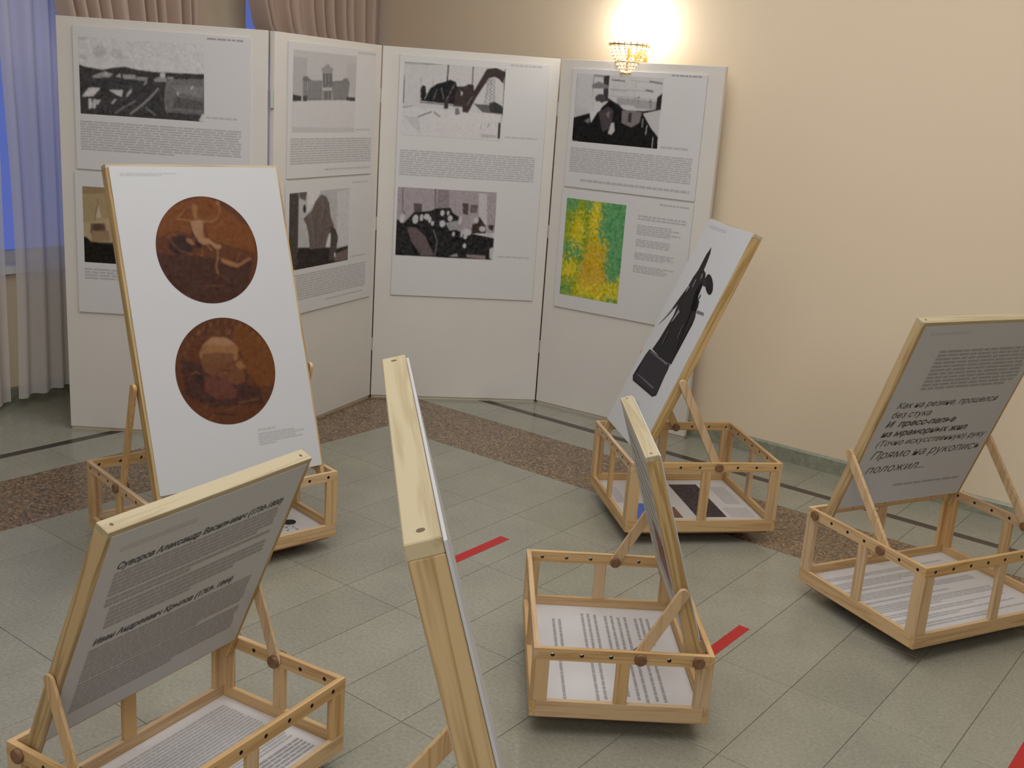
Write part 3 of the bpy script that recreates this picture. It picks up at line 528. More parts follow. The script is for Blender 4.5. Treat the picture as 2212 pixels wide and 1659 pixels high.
  ('P',0.5,0,[(0.721,0.674),(0.719,0.685),(0.715,0.694),(0.71,0.702),(0.702,0.705),(0.694,0.702),(0.688,0.696),(0.685,0.688),(0.681,0.677),(0.681,0.666),(0.683,0.655),(0.688,0.646),(0.694,0.641),(0.7,0.638),(0.708,0.638),(0.713,0.643),(0.717,0.652),(0.721,0.663)]),
  ('P',0.5,0,[(0.592,0.643),(0.59,0.655),(0.588,0.663),(0.585,0.669),(0.579,0.674),(0.575,0.671),(0.571,0.669),(0.569,0.66),(0.567,0.649),(0.567,0.638),(0.569,0.627),(0.573,0.618),(0.577,0.61),(0.581,0.607),(0.585,0.607),(0.588,0.613),(0.592,0.621),(0.592,0.63)]),
  ('P',0.5,0,[(0.902,0.552),(0.898,0.565),(0.892,0.577),(0.883,0.582),(0.873,0.585),(0.862,0.585),(0.852,0.577),(0.844,0.568),(0.84,0.554),(0.84,0.54),(0.842,0.526),(0.848,0.515),(0.858,0.51),(0.867,0.504),(0.879,0.507),(0.888,0.513),(0.896,0.524),(0.9,0.538)]),
  ('P',0.5,0,[(0.715,0.808),(0.713,0.819),(0.71,0.83),(0.704,0.836),(0.698,0.841),(0.692,0.838),(0.688,0.833),(0.685,0.825),(0.683,0.813),(0.681,0.802),(0.685,0.788),(0.688,0.78),(0.692,0.772),(0.698,0.769),(0.704,0.769),(0.71,0.774),(0.713,0.783),(0.715,0.797)]),
  ('P',0.5,0,[(1.002,0.638),(0.998,0.649),(0.988,0.655),(0.973,0.657),(0.956,0.657),(0.937,0.655),(0.919,0.649),(0.906,0.641),(0.896,0.63),(0.894,0.618),(0.898,0.61),(0.908,0.604),(0.923,0.602),(0.94,0.602),(0.96,0.604),(0.977,0.61),(0.99,0.618),(1,0.63)]),
  ('P',0.05,0,[(0.927,0.485),(0.988,0.476),(0.977,0.571),(0.937,0.54)]),
  ('P',(0.25,0.2,0.2),0,[(0.719,0.928),(0.921,0.936),(0.917,0.992),(0.729,0.972)]),
  ('P',0.3,0,[(0.542,0.972),(0.625,0.922),(0.642,0.972)]),
  ('P',0.5,0,[(0.956,0.83),(0.994,0.805),(0.994,0.997),(0.962,0.967)]),
 ],
 'workshop':[
  ('P',0.55,0,[(0,0),(1,-0.003),(1,0.499),(-0.006,0.543)]),
  ('P',0.5,0,[(-0.008,0.436),(0.166,0.525),(0.19,0.576),(0.006,0.647)]),
  ('L',0.3,0.0048,[(0.006,0),(0.01,0.46)]),
  ('P',0.04,0,[(0.316,0.018),(0.385,0.006),(0.389,0.374),(0.338,0.392)]),
  ('P',0.3,0,[(0.204,0),(0.322,0.006),(0.324,0.045),(0.206,0.039)]),
  ('L',0.15,0.0058,[(0.202,0.012),(0.206,0.326)]),
  ('P',0.2,0,[(0.184,0.157),(0.265,0.101),(0.385,0.154),(0.377,0.196),(0.198,0.208)]),
  ('L',0.15,0.0135,[(0.419,0.068),(0.565,0.077)]),
  ('L',0.35,0.0077,[(0.636,0.059),(0.848,0.077)]),
  ('L',0.12,0.0145,[(0.848,0.062),(0.978,0.08)]),
  ('L',0.3,0.0096,[(0.409,0.205),(0.585,0.211)]),
  ('L',0.12,0.0164,[(0.816,0.187),(0.889,0.199)]),
  ('L',0.35,0.0068,[(0.583,0.199),(0.808,0.199)]),
  ('L',0.25,0.0029,[(0.447,0.098),(0.447,0.306)]),
  ('L',0.25,0.0029,[(0.694,0.095),(0.692,0.285)]),
  ('L',0.2,0.0039,[(0.383,0.297),(0.986,0.312)]),
  ('P',0.35,0,[(0.49,0.315),(0.978,0.335),(0.957,0.451),(0.498,0.442)]),
  ('L',0.08,0.0058,[(0.696,0.323),(0.743,0.282),(0.739,0.356)]),
  ('L',0.08,0.0068,[(0.85,0.359),(0.877,0.32),(0.877,0.433)]),
  ('L',0.1,0.0048,[(0.623,0.318),(0.615,0.356)]),
  ('P',0.06,0,[(0.385,0.323),(0.451,0.371),(0.528,0.415),(0.565,0.49),(0.403,0.582)]),
  ('P',0.01,0,[(0,0.647),(0.19,0.564),(0.211,0.706),(0.294,0.513),(0.409,0.359),(0.53,0.439),(0.605,0.484),(0.8,0.481),(0.986,0.436),(1,1.003),(0.002,0.997)]),
  ('P',0.02,0,[(0.943,0.276),(0.998,0.208),(0.996,0.448),(0.937,0.442)]),
  ('P',(0.2,0.17,0.18),0,[(0.134,0.688),(0.194,0.629),(0.19,0.721)]),
  ('P',(0.08,0.065,0.07),0,[(0.366,0.338),(0.362,0.359),(0.354,0.38),(0.338,0.398),(0.318,0.407),(0.296,0.409),(0.275,0.404),(0.257,0.389),(0.245,0.371),(0.239,0.347),(0.241,0.326),(0.251,0.306),(0.267,0.291),(0.287,0.282),(0.31,0.279),(0.33,0.285),(0.348,0.297),(0.36,0.318)]),
  ('P',0.6,0,[(0.322,0.469),(0.316,0.496),(0.308,0.516),(0.296,0.534),(0.281,0.54),(0.265,0.54),(0.253,0.528),(0.243,0.51),(0.237,0.484),(0.237,0.457),(0.241,0.43),(0.251,0.409),(0.263,0.392),(0.277,0.386),(0.291,0.386),(0.306,0.398),(0.316,0.418),(0.32,0.442)]),
  ('P',(0.07,0.055,0.06),0,[(0.296,0.552),(0.395,0.451),(0.462,0.499),(0.457,0.76),(0.358,0.822)]),
  ('P',(0.2,0.17,0.18),0,[(0.381,0.558),(0.421,0.516),(0.417,0.632)]),
  ('P',0.5,0,[(0.453,0.682),(0.484,0.68),(0.498,0.795),(0.466,0.852),(0.423,0.843)]),
  ('P',(0.2,0.17,0.18),0,[(0.565,0.49),(0.789,0.493),(0.771,0.65),(0.684,0.724),(0.567,0.671)]),
  ('P',0.55,0,[(0.538,0.412),(0.702,0.412),(0.696,0.478),(0.573,0.475)]),
  ('P',(0.04,0.035,0.04),0,[(0.638,0.519),(0.68,0.516),(0.68,0.659),(0.638,0.65)]),
  ('P',0.5,0,[(0.802,0.516),(0.986,0.448),(0.996,0.831),(0.907,0.712)]),
  ('L',0.4,0.0058,[(0.808,0.593),(0.806,0.709)]),
  ('L',0.45,0.0077,[(0.86,0.68),(0.854,0.807)]),
  ('L',0.45,0.0068,[(0.941,0.837),(0.939,0.997)]),
 ],
 'abstract':[
  ('P',(0.25,0.33,0.03),0,[(-0.008,0.002),(1.003,-0.004),(0.994,1),(-0.017,0.99)]),
  ('P',(0.1,0.3,0.12),0,[(0.573,-0.006),(1.003,-0.004),(1.023,0.785),(0.737,0.797),(0.627,0.459),(0.585,0.281)]),
  ('P',(0.1,0.3,0.12),0,[(-0.008,0.002),(0.209,0.004),(0.155,0.172),(-0.008,0.129)]),
  ('P',(0.1,0.3,0.12),0,[(0.347,0.002),(0.483,0),(0.415,0.158),(0.373,0.189)]),
  ('P',(0.62,0.5,0.03),0,[(0.483,-0.008),(0.59,0.002),(0.621,0.125),(0.576,0.227),(0.605,0.406),(0.514,0.414),(0.421,0.295),(0.412,0.141)]),
  ('P',(0.62,0.5,0.03),0,[(0.201,0.158),(0.331,0.211),(0.347,0.338),(0.172,0.408),(0.096,0.305)]),
  ('P',(0.55,0.36,0.04),0,[(0.424,0.422),(0.72,0.377),(0.698,0.635),(0.797,0.791),(0.61,0.875),(0.336,0.904),(0.285,0.77),(0.367,0.576)]),
  ('P',(0.62,0.5,0.03),0,[(0.059,0.381),(0.325,0.377),(0.294,0.49),(0.116,0.459)]),
  ('P',(0.1,0.3,0.12),0,[(-0.008,0.461),(0.274,0.473),(0.322,0.58),(0.008,0.59)]),
  ('P',(0.62,0.5,0.03),0,[(0.014,0.637),(0.282,0.629),(0.246,0.82),(0.037,0.795)]),
  ('P',(0.62,0.5,0.03),0,[(0.251,0.867),(0.669,0.859),(0.96,0.773),(1,0.732),(0.994,0.99),(0.749,0.98),(0.266,0.969)]),
  ('P',(0.1,0.3,0.12),0,[(-0.017,0.875),(0.206,0.871),(0.172,0.969),(-0.017,0.99)]),
  ('P',(0.1,0.3,0.12),0,[(0.718,0.967),(0.989,0.965),(0.989,1.002),(0.814,1.002)]),
  ('L',(0.1,0.3,0.12),0.0096,[(0.915,0.779),(0.864,0.941)]),
  ('L',(0.1,0.3,0.12),0.0193,[(0.299,0.75),(0.359,0.631)]),
  ('L',(0.2,0.2,0.1),0.0048,[(0.582,0.463),(0.616,0.488)]),
  ('L',(0.2,0.2,0.1),0.0048,[(0.528,0.615),(0.636,0.623)]),
  ('L',(0.1,0.3,0.12),0.0116,[(0.356,0.283),(0.387,0.381)]),
  ('P',(0.6,0.38,0.01),0,[(0.588,0.408),(0.723,0.396),(0.74,0.512),(0.619,0.514)]),
  ('P',(0.6,0.38,0.01),0,[(0.421,0.617),(0.768,0.602),(0.746,0.648),(0.455,0.65)]),
 ],
 'relief_figure':[
  ('P',(0.105,0.036,0.016),0,[(0.01,-0.107),(1.22,-0.104),(1.007,1.134),(-0.173,1.041)]),
  ('P',(0.17,0.055,0.015),0,[(0.083,0.098),(0.572,0),(0.982,0.331),(0.977,0.549),(0.578,0.426),(0.228,0.309),(0.031,0.372)]),
  ('P',(0.06,0.024,0.016),0,[(0.001,0.508),(0.332,0.557),(0.933,0.62),(0.794,0.973),(0.406,1.016),(0.007,0.781)]),
  ('P',(0.035,0.017,0.014),0,[(0.373,0.454),(0.359,0.484),(0.332,0.511),(0.296,0.527),(0.255,0.538),(0.212,0.536),(0.173,0.522),(0.146,0.503),(0.13,0.475),(0.127,0.443),(0.138,0.413),(0.163,0.388),(0.198,0.369),(0.242,0.358),(0.283,0.361),(0.321,0.372),(0.351,0.393),(0.37,0.421)]),
  ('P',(0.035,0.017,0.014),0,[(0.359,0.216),(0.387,0.23),(0.392,0.369),(0.362,0.383)]),
  ('P',(0.035,0.017,0.014),0,[(0.389,0.399),(0.449,0.429),(0.441,0.484),(0.376,0.467)]),
  ('L',(0.035,0.017,0.014),0.0106,[(0.493,0.26),(0.51,0.38)]),
  ('L',(0.035,0.017,0.014),0.0081,[(0.272,0.219),(0.343,0.137),(0.387,0.131)]),
  ('P',(0.27,0.125,0.05),0,[(0.455,0.117),(0.452,0.131),(0.444,0.142),(0.436,0.153),(0.425,0.156),(0.417,0.156),(0.408,0.15),(0.4,0.142),(0.398,0.131),(0.398,0.117),(0.403,0.104),(0.408,0.093),(0.419,0.085),(0.428,0.079),(0.439,0.079),(0.447,0.085),(0.452,0.093),(0.455,0.107)]),
  ('P',(0.27,0.125,0.05),0,[(0.403,0.145),(0.444,0.148),(0.441,0.21),(0.411,0.208)]),
  ('P',(0.32,0.17,0.09),0,[(0.365,0.23),(0.433,0.221),(0.499,0.224),(0.471,0.344),(0.48,0.388),(0.398,0.385),(0.373,0.314)]),
  ('L',(0.27,0.125,0.05),0.013,[(0.37,0.23),(0.302,0.213),(0.247,0.205)]),
  ('L',(0.27,0.125,0.05),0.009,[(0.245,0.205),(0.296,0.158),(0.337,0.123)]),
  ('L',(0.27,0.125,0.05),0.0155,[(0.488,0.238),(0.578,0.24),(0.638,0.208)]),
  ('L',(0.27,0.125,0.05),0.0106,[(0.638,0.208),(0.673,0.145),(0.673,0.079)]),
  ('P',(0.27,0.125,0.05),0,[(0.687,0.066),(0.684,0.071),(0.679,0.077),(0.673,0.079),(0.665,0.082),(0.657,0.082),(0.652,0.079),(0.646,0.077),(0.643,0.071),(0.643,0.066),(0.646,0.06),(0.652,0.055),(0.657,0.049),(0.665,0.049),(0.671,0.049),(0.679,0.049),(0.682,0.055),(0.687,0.06)]),
  ('P',(0.32,0.17,0.09),0,[(0.411,0.385),(0.523,0.396),(0.575,0.445),(0.641,0.464),(0.619,0.497),(0.567,0.489),(0.529,0.445),(0.46,0.451),(0.414,0.421)]),
  ('L',(0.27,0.125,0.05),0.0138,[(0.592,0.484),(0.583,0.574),(0.551,0.658),(0.559,0.721)]),
  ('L',(0.27,0.125,0.05),0.0138,[(0.499,0.459),(0.534,0.508)]),
  ('P',(0.27,0.125,0.05),0,[(0.302,0.38),(0.351,0.396),(0.381,0.445),(0.348,0.451),(0.305,0.415)]),
  ('L',(0.27,0.125,0.05),0.0041,[(0.537,0.361),(0.572,0.32),(0.755,0.194)]),
  ('L',(0.16,0.06,0.03),0.0106,[(0.141,0.361),(0.176,0.445),(0.239,0.503),(0.351,0.536)]),
  ('L',(0.27,0.125,0.05),0.0057,[(0.133,0.369),(0.179,0.336),(0.212,0.363)]),
  ('P',(0.27,0.125,0.05),0,[(0.613,0.582),(0.701,0.609),(0.772,0.642),(0.908,0.59),(0.919,0.604),(0.766,0.678),(0.684,0.658),(0.613,0.62)]),
  ('L',(0.27,0.125,0.05),0.0049,[(0.761,0.626),(0.816,0.527)]),
  ('L',(0.27,0.125,0.05),0.0073,[(0.439,0.492),(0.436,0.555),(0.381,0.525)]),
  ('L',(0.035,0.017,0.014),0.0057,[(0.6,0.661),(0.796,0.691)]),
  ('L',(0.15,0.05,0.03),0.0081,[(0.572,0.738),(0.654,0.792)]),
  ('L',(0.14,0.05,0.02),0.0057,[(0.223,0.863),(0.234,0.885)]),
  ('L',(0.12,0.04,0.02),0.0122,[(0.398,0.833),(0.586,0.839)]),
 ],
 'relief_head':[
  ('P',(0.105,0.036,0.016),0,[(0.01,-0.154),(1.276,-0.058),(1.054,1.225),(-0.183,1.03)]),
  ('P',(0.15,0.052,0.015),0,[(0.672,0.047),(1.023,0.305),(0.993,0.681),(0.806,0.695),(0.677,0.495),(0.6,0.225)]),
  ('P',(0.06,0.025,0.018),0,[(0.076,0.354),(0.441,0.467),(0.652,0.64),(0.806,0.695),(0.823,0.849),(0.306,0.816),(0.062,0.676)]),
  ('P',(0.27,0.125,0.05),0,[(0.26,0.302),(0.326,0.22),(0.413,0.17),(0.529,0.19),(0.598,0.239),(0.652,0.297),(0.639,0.341),(0.595,0.409),(0.474,0.412),(0.372,0.415),(0.268,0.39)]),
  ('P',(0.32,0.17,0.09),0,[(0.293,0.247),(0.394,0.184),(0.551,0.198),(0.633,0.266),(0.515,0.269),(0.4,0.242)]),
  ('P',(0.16,0.07,0.03),0,[(0.279,0.319),(0.449,0.321),(0.603,0.352),(0.576,0.423),(0.463,0.44),(0.262,0.418)]),
  ('L',(0.32,0.17,0.09),0.0059,[(0.26,0.343),(0.293,0.291),(0.356,0.223)]),
  ('L',(0.035,0.017,0.014),0.0059,[(0.282,0.302),(0.339,0.245)]),
  ('P',(0.15,0.055,0.025),0,[(0.578,0.409),(0.658,0.418),(0.694,0.489),(0.666,0.514),(0.674,0.552),(0.655,0.626),(0.573,0.637),(0.457,0.615),(0.282,0.486),(0.265,0.404),(0.446,0.437)]),
  ('P',(0.27,0.125,0.05),0,[(0.589,0.44),(0.655,0.423),(0.694,0.489),(0.628,0.503)]),
  ('P',(0.27,0.125,0.05),0,[(0.584,0.371),(0.641,0.371),(0.617,0.412),(0.587,0.409)]),
  ('L',(0.035,0.017,0.014),0.011,[(0.655,0.341),(0.677,0.404)]),
  ('L',(0.035,0.017,0.014),0.011,[(0.696,0.519),(0.683,0.607)]),
  ('L',(0.035,0.017,0.014),0.0076,[(0.438,0.489),(0.562,0.503)]),
  ('P',(0.14,0.045,0.03),0,[(0.57,0.695),(0.565,0.709),(0.556,0.717),(0.543,0.725),(0.526,0.728),(0.51,0.725),(0.493,0.72),(0.482,0.709),(0.477,0.698),(0.477,0.684),(0.482,0.673),(0.49,0.662),(0.504,0.657),(0.521,0.654),(0.537,0.657),(0.551,0.662),(0.562,0.67),(0.57,0.684)]),
  ('P',(0.12,0.04,0.028),0,[(0.276,0.522),(0.468,0.544),(0.57,0.69),(0.551,0.761),(0.364,0.75),(0.254,0.662)]),
  ('L',(0.27,0.125,0.05),0.0067,[(0.152,0.492),(0.207,0.475),(0.235,0.503)]),
  ('L',(0.14,0.05,0.025),0.0101,[(0.114,0.544),(0.15,0.5)]),
  ('P',(0.035,0.017,0.014),0,[(0.265,0.541),(0.262,0.552),(0.251,0.563),(0.238,0.569),(0.224,0.571),(0.207,0.571),(0.194,0.563),(0.183,0.555),(0.177,0.544),(0.174,0.53),(0.18,0.519),(0.191,0.508),(0.202,0.503),(0.218,0.5),(0.235,0.503),(0.249,0.508),(0.26,0.516),(0.265,0.53)]),
  ('L',(0.2,0.09,0.04),0.0051,[(0.444,0.555),(0.477,0.632)]),
  ('L',(0.2,0.08,0.03),0.0067,[(0.227,0.819),(0.273,0.769)]),
  ('L',(0.2,0.08,0.03),0.0059,[(0.257,0.918),(0.317,0.882)]),
  ('L',(0.2,0.08,0.03),0.0051,[(0.279,0.929),(0.323,0.89)]),
  ('L',(0.16,0.06,0.02),0.0143,[(0.576,0.808),(0.773,0.797)]),
  ('L',(0.15,0.055,0.02),0.0127,[(0.416,0.86),(0.578,0.838)]),
  ('L',(0.035,0.017,0.014),0.0093,[(0.677,0.734),(0.839,0.753)]),
  ('L',(0.035,0.017,0.014),0.0127,[(0.326,0.876),(0.51,0.918)]),
  ('L',(0.035,0.017,0.014),0.0051,[(0.095,0.338),(0.117,0.302)]),
  ('L',(0.27,0.125,0.05),0.0051,[(0.111,0.305),(0.133,0.269)]),
  ('L',(0.035,0.017,0.014),0.0051,[(0.13,0.272),(0.152,0.236)]),
  ('L',(0.27,0.125,0.05),0.0051,[(0.152,0.242),(0.174,0.206)]),
  ('L',(0.035,0.017,0.014),0.0051,[(0.177,0.212),(0.196,0.179)]),
  ('L',(0.27,0.125,0.05),0.0051,[(0.202,0.187),(0.224,0.151)]),
  ('L',(0.035,0.017,0.014),0.0051,[(0.232,0.162),(0.254,0.126)]),
  ('L',(0.27,0.125,0.05),0.0051,[(0.262,0.14),(0.284,0.102)]),
  ('L',(0.035,0.017,0.014),0.0051,[(0.295,0.118),(0.317,0.082)]),
  ('L',(0.27,0.125,0.05),0.0051,[(0.328,0.102),(0.35,0.066)]),
  ('L',(0.035,0.017,0.014),0.0051,[(0.364,0.088),(0.386,0.052)]),
  ('L',(0.27,0.125,0.05),0.0051,[(0.4,0.077),(0.422,0.041)]),
  ('L',(0.035,0.017,0.014),0.0051,[(0.438,0.069),(0.46,0.033)]),
  ('L',(0.27,0.125,0.05),0.0051,[(0.474,0.063),(0.496,0.027)]),
  ('L',(0.035,0.017,0.014),0.0051,[(0.512,0.063),(0.534,0.025)]),
  ('L',(0.27,0.125,0.05),0.0051,[(0.551,0.063),(0.573,0.027)]),
  ('L',(0.035,0.017,0.014),0.0051,[(0.587,0.069),(0.609,0.033)]),
  ('L',(0.27,0.125,0.05),0.0051,[(0.625,0.077),(0.647,0.038)]),
  ('L',(0.035,0.017,0.014),0.0051,[(0.661,0.088),(0.683,0.052)]),
  ('L',(0.27,0.125,0.05),0.0051,[(0.694,0.102),(0.716,0.066)]),
  ('L',(0.035,0.017,0.014),0.0051,[(0.727,0.121),(0.749,0.082)]),
  ('L',(0.27,0.125,0.05),0.0051,[(0.757,0.14),(0.782,0.104)]),
  ('L',(0.035,0.017,0.014),0.0051,[(0.787,0.165),(0.809,0.126)]),
  ('L',(0.27,0.125,0.05),0.0051,[(0.815,0.19),(0.837,0.154)]),
  ('L',(0.035,0.017,0.014),0.0051,[(0.839,0.22),(0.861,0.181)]),
  ('L',(0.27,0.125,0.05),0.0051,[(0.859,0.25),(0.883,0.212)]),
  ('L',(0.27,0.125,0.05),0.0059,[(0.279,0.14),(0.298,0.093)]),
  ('L',(0.16,0.07,0.03),0.0059,[(0.304,0.124),(0.32,0.096)]),
  ('L',(0.035,0.017,0.014),0.0059,[(0.323,0.146),(0.345,0.099)]),
  ('L',(0.035,0.017,0.014),0.0059,[(0.345,0.148),(0.367,0.099)]),
  ('L',(0.16,0.07,0.03),0.0059,[(0.372,0.126),(0.389,0.102)]),
  ('L',(0.16,0.07,0.03),0.0059,[(0.397,0.124),(0.413,0.104)]),
  ('L',(0.035,0.017,0.014),0.0059,[(0.419,0.137),(0.435,0.107)]),
  ('L',(0.16,0.07,0.03),0.0059,[(0.441,0.14),(0.46,0.11)]),
  ('L',(0.27,0.125,0.05),0.0059,[(0.463,0.154),(0.482,0.11)]),
  ('L',(0.16,0.07,0.03),0.0059,[(0.485,0.159),(0.504,0.113)]),
  ('L',(0.035,0.017,0.014),0.0059,[(0.51,0.154),(0.529,0.115)]),
  ('L',(0.16,0.07,0.03),0.0059,[(0.534,0.143),(0.554,0.118)]),
  ('L',(0.27,0.125,0.05),0.0059,[(0.554,0.168),(0.576,0.118)]),
  ('L',(0.27,0.125,0.05),0.0059,[(0.578,0.165),(0.6,0.121)]),
 ],
}
STATUE=[
 ((0.025, 0.023, 0.024),[(0.203,0.859),(0.223,0.834),(0.235,0.796),(0.241,0.766),(0.274,0.757),(0.295,0.736),(0.302,0.711),(0.27,0.715),(0.27,0.695),(0.266,0.668),(0.283,0.641),(0.303,0.607),(0.304,0.641),(0.322,0.657),(0.347,0.65),(0.362,0.628),(0.362,0.608),(0.384,0.588),(0.39,0.564),(0.375,0.56),(0.381,0.526),(0.388,0.473),(0.386,0.386),(0.276,0.381),(0.14,0.389),(0.158,0.44),(0.168,0.495),(0.177,0.55),(0.164,0.6),(0.174,0.634),(0.173,0.675),(0.177,0.723),(0.19,0.754),(0.191,0.793),(0.19,0.824)]),
 ((0.015, 0.014, 0.015),[(0.389,0.732),(0.401,0.722),(0.411,0.713),(0.415,0.704),(0.415,0.697),(0.41,0.692),(0.401,0.69),(0.388,0.691),(0.372,0.694),(0.355,0.7),(0.338,0.708),(0.322,0.717),(0.308,0.727),(0.299,0.737),(0.294,0.746),(0.294,0.753),(0.3,0.757),(0.309,0.76),(0.323,0.759),(0.339,0.755),(0.356,0.749),(0.373,0.741)]),
 ((0.03, 0.03, 0.032),[(0.263,0.74),(0.3,0.742),(0.343,0.71),(0.306,0.71)]),
 ((0.22, 0.21, 0.22),[(0.074,0.481),(0.11,0.535),(0.131,0.572),(0.142,0.595),(0.151,0.573),(0.124,0.535)]),
 ((0.03, 0.028, 0.03),[(0.131,0.572),(0.152,0.629),(0.176,0.684),(0.186,0.678),(0.18,0.63),(0.154,0.577)]),
 ((0.25, 0.24, 0.25),[(0.363,0.617),(0.437,0.621),(0.448,0.612),(0.373,0.606)]),
 ((0.03, 0.028, 0.03),[(0.329,0.682),(0.336,0.668),(0.334,0.656),(0.324,0.658),(0.328,0.67)]),
 ((0.045, 0.038, 0.048),[(0.117,0.383),(0.374,0.384),(0.382,0.364),(0.384,0.308),(0.397,0.255),(0.366,0.24),(0.107,0.236),(0.083,0.251),(0.112,0.281),(0.104,0.355)]),
 ((0.22, 0.21, 0.23),[(0.127,0.375),(0.155,0.38),(0.355,0.383),(0.353,0.374)]),
 ((0.17, 0.16, 0.19),[(0.109,0.267),(0.144,0.272),(0.347,0.273),(0.336,0.265)]),
 ((0.02, 0.018, 0.02),[(0.092,0.246),(0.353,0.249),(0.392,0.254),(0.367,0.24),(0.108,0.236)]),
 ((0.4, 0.39, 0.41),[(0.18,0.683),(0.193,0.684),(0.19,0.658),(0.182,0.657)]),
 ((0.38, 0.37, 0.38),[(0.199,0.584),(0.222,0.576),(0.205,0.536),(0.19,0.521)]),
 ((0.2, 0.19, 0.2),[(0.242,0.746),(0.258,0.754),(0.269,0.736),(0.259,0.723)]),
 ((0.12, 0.11, 0.12),[(0.308,0.539),(0.318,0.542),(0.331,0.483),(0.32,0.483)]),
 ((0.12, 0.11, 0.12),[(0.202,0.487),(0.212,0.487),(0.22,0.429),(0.209,0.426)]),
 ((0.3, 0.29, 0.3),[(0.216,0.72),(0.225,0.72),(0.228,0.686),(0.218,0.686)]),
]
# ================================================================== THE ROOM
XL, YR, XF, YN, ZC = -5.1, 4.907, 4.2, -3.6, 3.35
fl = boxo('floor', (XL-.2, YN-.2, -.1), (XF+.2, YR+.2, -.002), GROUT, bev=0); tag(fl, kind='structure')
def slab(name, x0, x1, y0, y1, mat, z=0.0, g=.0011): return boxo(name, (x0+g, y0+g, -.012), (x1-g, y1-g, z), mat, fl, bev=.0006)
BX0, BX1, BY0, BY1 = -4.104, -3.631, 3.812, 4.29
tp = {}
def tiles(xs, ys, mat, key):
    for x0, x1 in zip(xs[:-1], xs[1:]):
        for y0, y1 in zip(ys[:-1], ys[1:]):
            k = (key, round(x1-x0, 4), round(y1-y0, 4))
            if k not in tp:
                bm = bmesh.new(); g = .0009; box(bm, (g, g, -.012), (x1-x0-g, y1-y0-g, 0), .0006); me = bpy.data.meshes.new('tile'); bm.to_mesh(me); bm.free(); me.materials.append(mat); tp[k] = me
            o = bpy.data.objects.new('tile', tp[k]); COL.objects.link(o); o.parent = fl; o.location = (x0, y0, 0)
DX, DY = .2355, .47
tiles([BX1+DX*i for i in range(0, 21)], [BY0-DY*j for j in range(8, -1, -1)], TILE, 'a')
# beyond the tiles that can be picked apart: the same floor as larger slabs
slab('floor_slab', BX1+DX*20, XF, YN, BY0, TILE); slab('floor_slab', BX1, BX1+DX*20, YN, BY0-DY*8, TILE)
slab('granite_band', BX0, XF, BY0, BY1, GRAN); slab('granite_band', BX0, BX1, YN, BY0, GRAN)
s1, s2 = 4.53, 4.58
tiles([-4.357+.45*i for i in range(0, 11)], [BY1, s1], TILE2, 'b')
slab('dark_strip', -4.405, XF, s1, s2, DARKST); slab('dark_strip', -4.405, -4.357, YN, s1, DARKST)
tiles([-1.078+.2355*i for i in range(-14, 9)], [s2, YR], TILE2, 'c')
tiles([-4.357, BX0], [BY1-.47*j for j in range(8, -1, -1)], TILE2, 'd')
tiles([XL, -4.75, -4.405], [s2-.47*j for j in range(8, -1, -1)], TILE2, 'e')
slab('floor_slab', .142, XF, BY1, s1, TILE2); slab('floor_slab', .8, XF, s2, YR, TILE2)
slab('floor_slab', XL, -4.405, YN, s2-.47*8, TILE2); slab('floor_slab', -4.357, BX0, YN, BY1-.47*8, TILE2)
# walls
tag(boxo('wall_right', (XL-.2, YR, -.1), (XF+.2, YR+.2, ZC), WALL, bev=0), kind='structure')
tag(boxo('wall_front', (XF, YN-.2, -.1), (XF+.2, YR, ZC), WALL, bev=0), kind='structure')
tag(boxo('wall_back', (XL-.2, YN-.2, -.1), (XF, YN, ZC), WALL, bev=0), kind='structure')
tag(boxo('ceiling', (XL-.2, YN-.2, ZC), (XF+.2, YR+.2, ZC+.1), WHITE, bev=0), kind='structure')
# window wall with two openings
W1, W2, SILL, HEAD = (1.35, 3.42), (4.085, 4.80), .68, 2.85
bm = bmesh.new()
for y0, y1, z0, z1 in ((YN, W1[0], -.1, ZC), (W1[1], W2[0], -.1, ZC), (W2[1], YR, -.1, ZC), (W1[0], W1[1], -.1, SILL), (W1[0], W1[1], HEAD, ZC), (W2[0], W2[1], -.1, SILL), (W2[0], W2[1], HEAD, ZC)):
    box(bm, (XL-.25, y0, z0), (XL, y1, z1))
bmesh.ops.remove_doubles(bm, verts=bm.verts, dist=1e-5)
tag(mesh_obj('wall_left', bm, WALL), kind='structure')
WFR = plain('window_paint', (.72, .72, .70), .4)
def glass():
    m, n, l, b = nt('window_glass'); b.inputs['Transmission Weight'].default_value = 1; b.inputs['Roughness'].default_value = 0; b.inputs['IOR'].default_value = 1.1; b.inputs['Base Color'].default_value = (.95, .97, 1, 1); return m
GL = glass()
for i, (y0, y1) in enumerate((W1, W2)):
    r = empty('window_%d' % (i+1), (XL-.12, (y0+y1)/2, SILL)); tag(r, kind='structure')
    w = (y1-y0)/2; H = HEAD-SILL; bm = bmesh.new()
    for a, b in (((-.03, -w, 0), (.03, -w+.06, H)), ((-.03, w-.06, 0), (.03, w, H)), ((-.03, -w+.06, 0), (.03, w-.06, .06)), ((-.03, -w+.06, H-.06), (.03, w-.06, H)), ((-.025, -.035, .06), (.025, .035, H-.06))): box(bm, a, b, .003)
    mesh_obj('window_frame', bm, WFR, r)
    for s in (-1, 1):
        a, b = sorted((s*.035, s*(w-.06))); boxo('pane', (-.004, a, .06), (.004, b, H-.06), GL, r, bev=0)
    boxo('window_sill', (-.02, -w-.05, -.03), (.155, w+.05, .008), WFR, r)
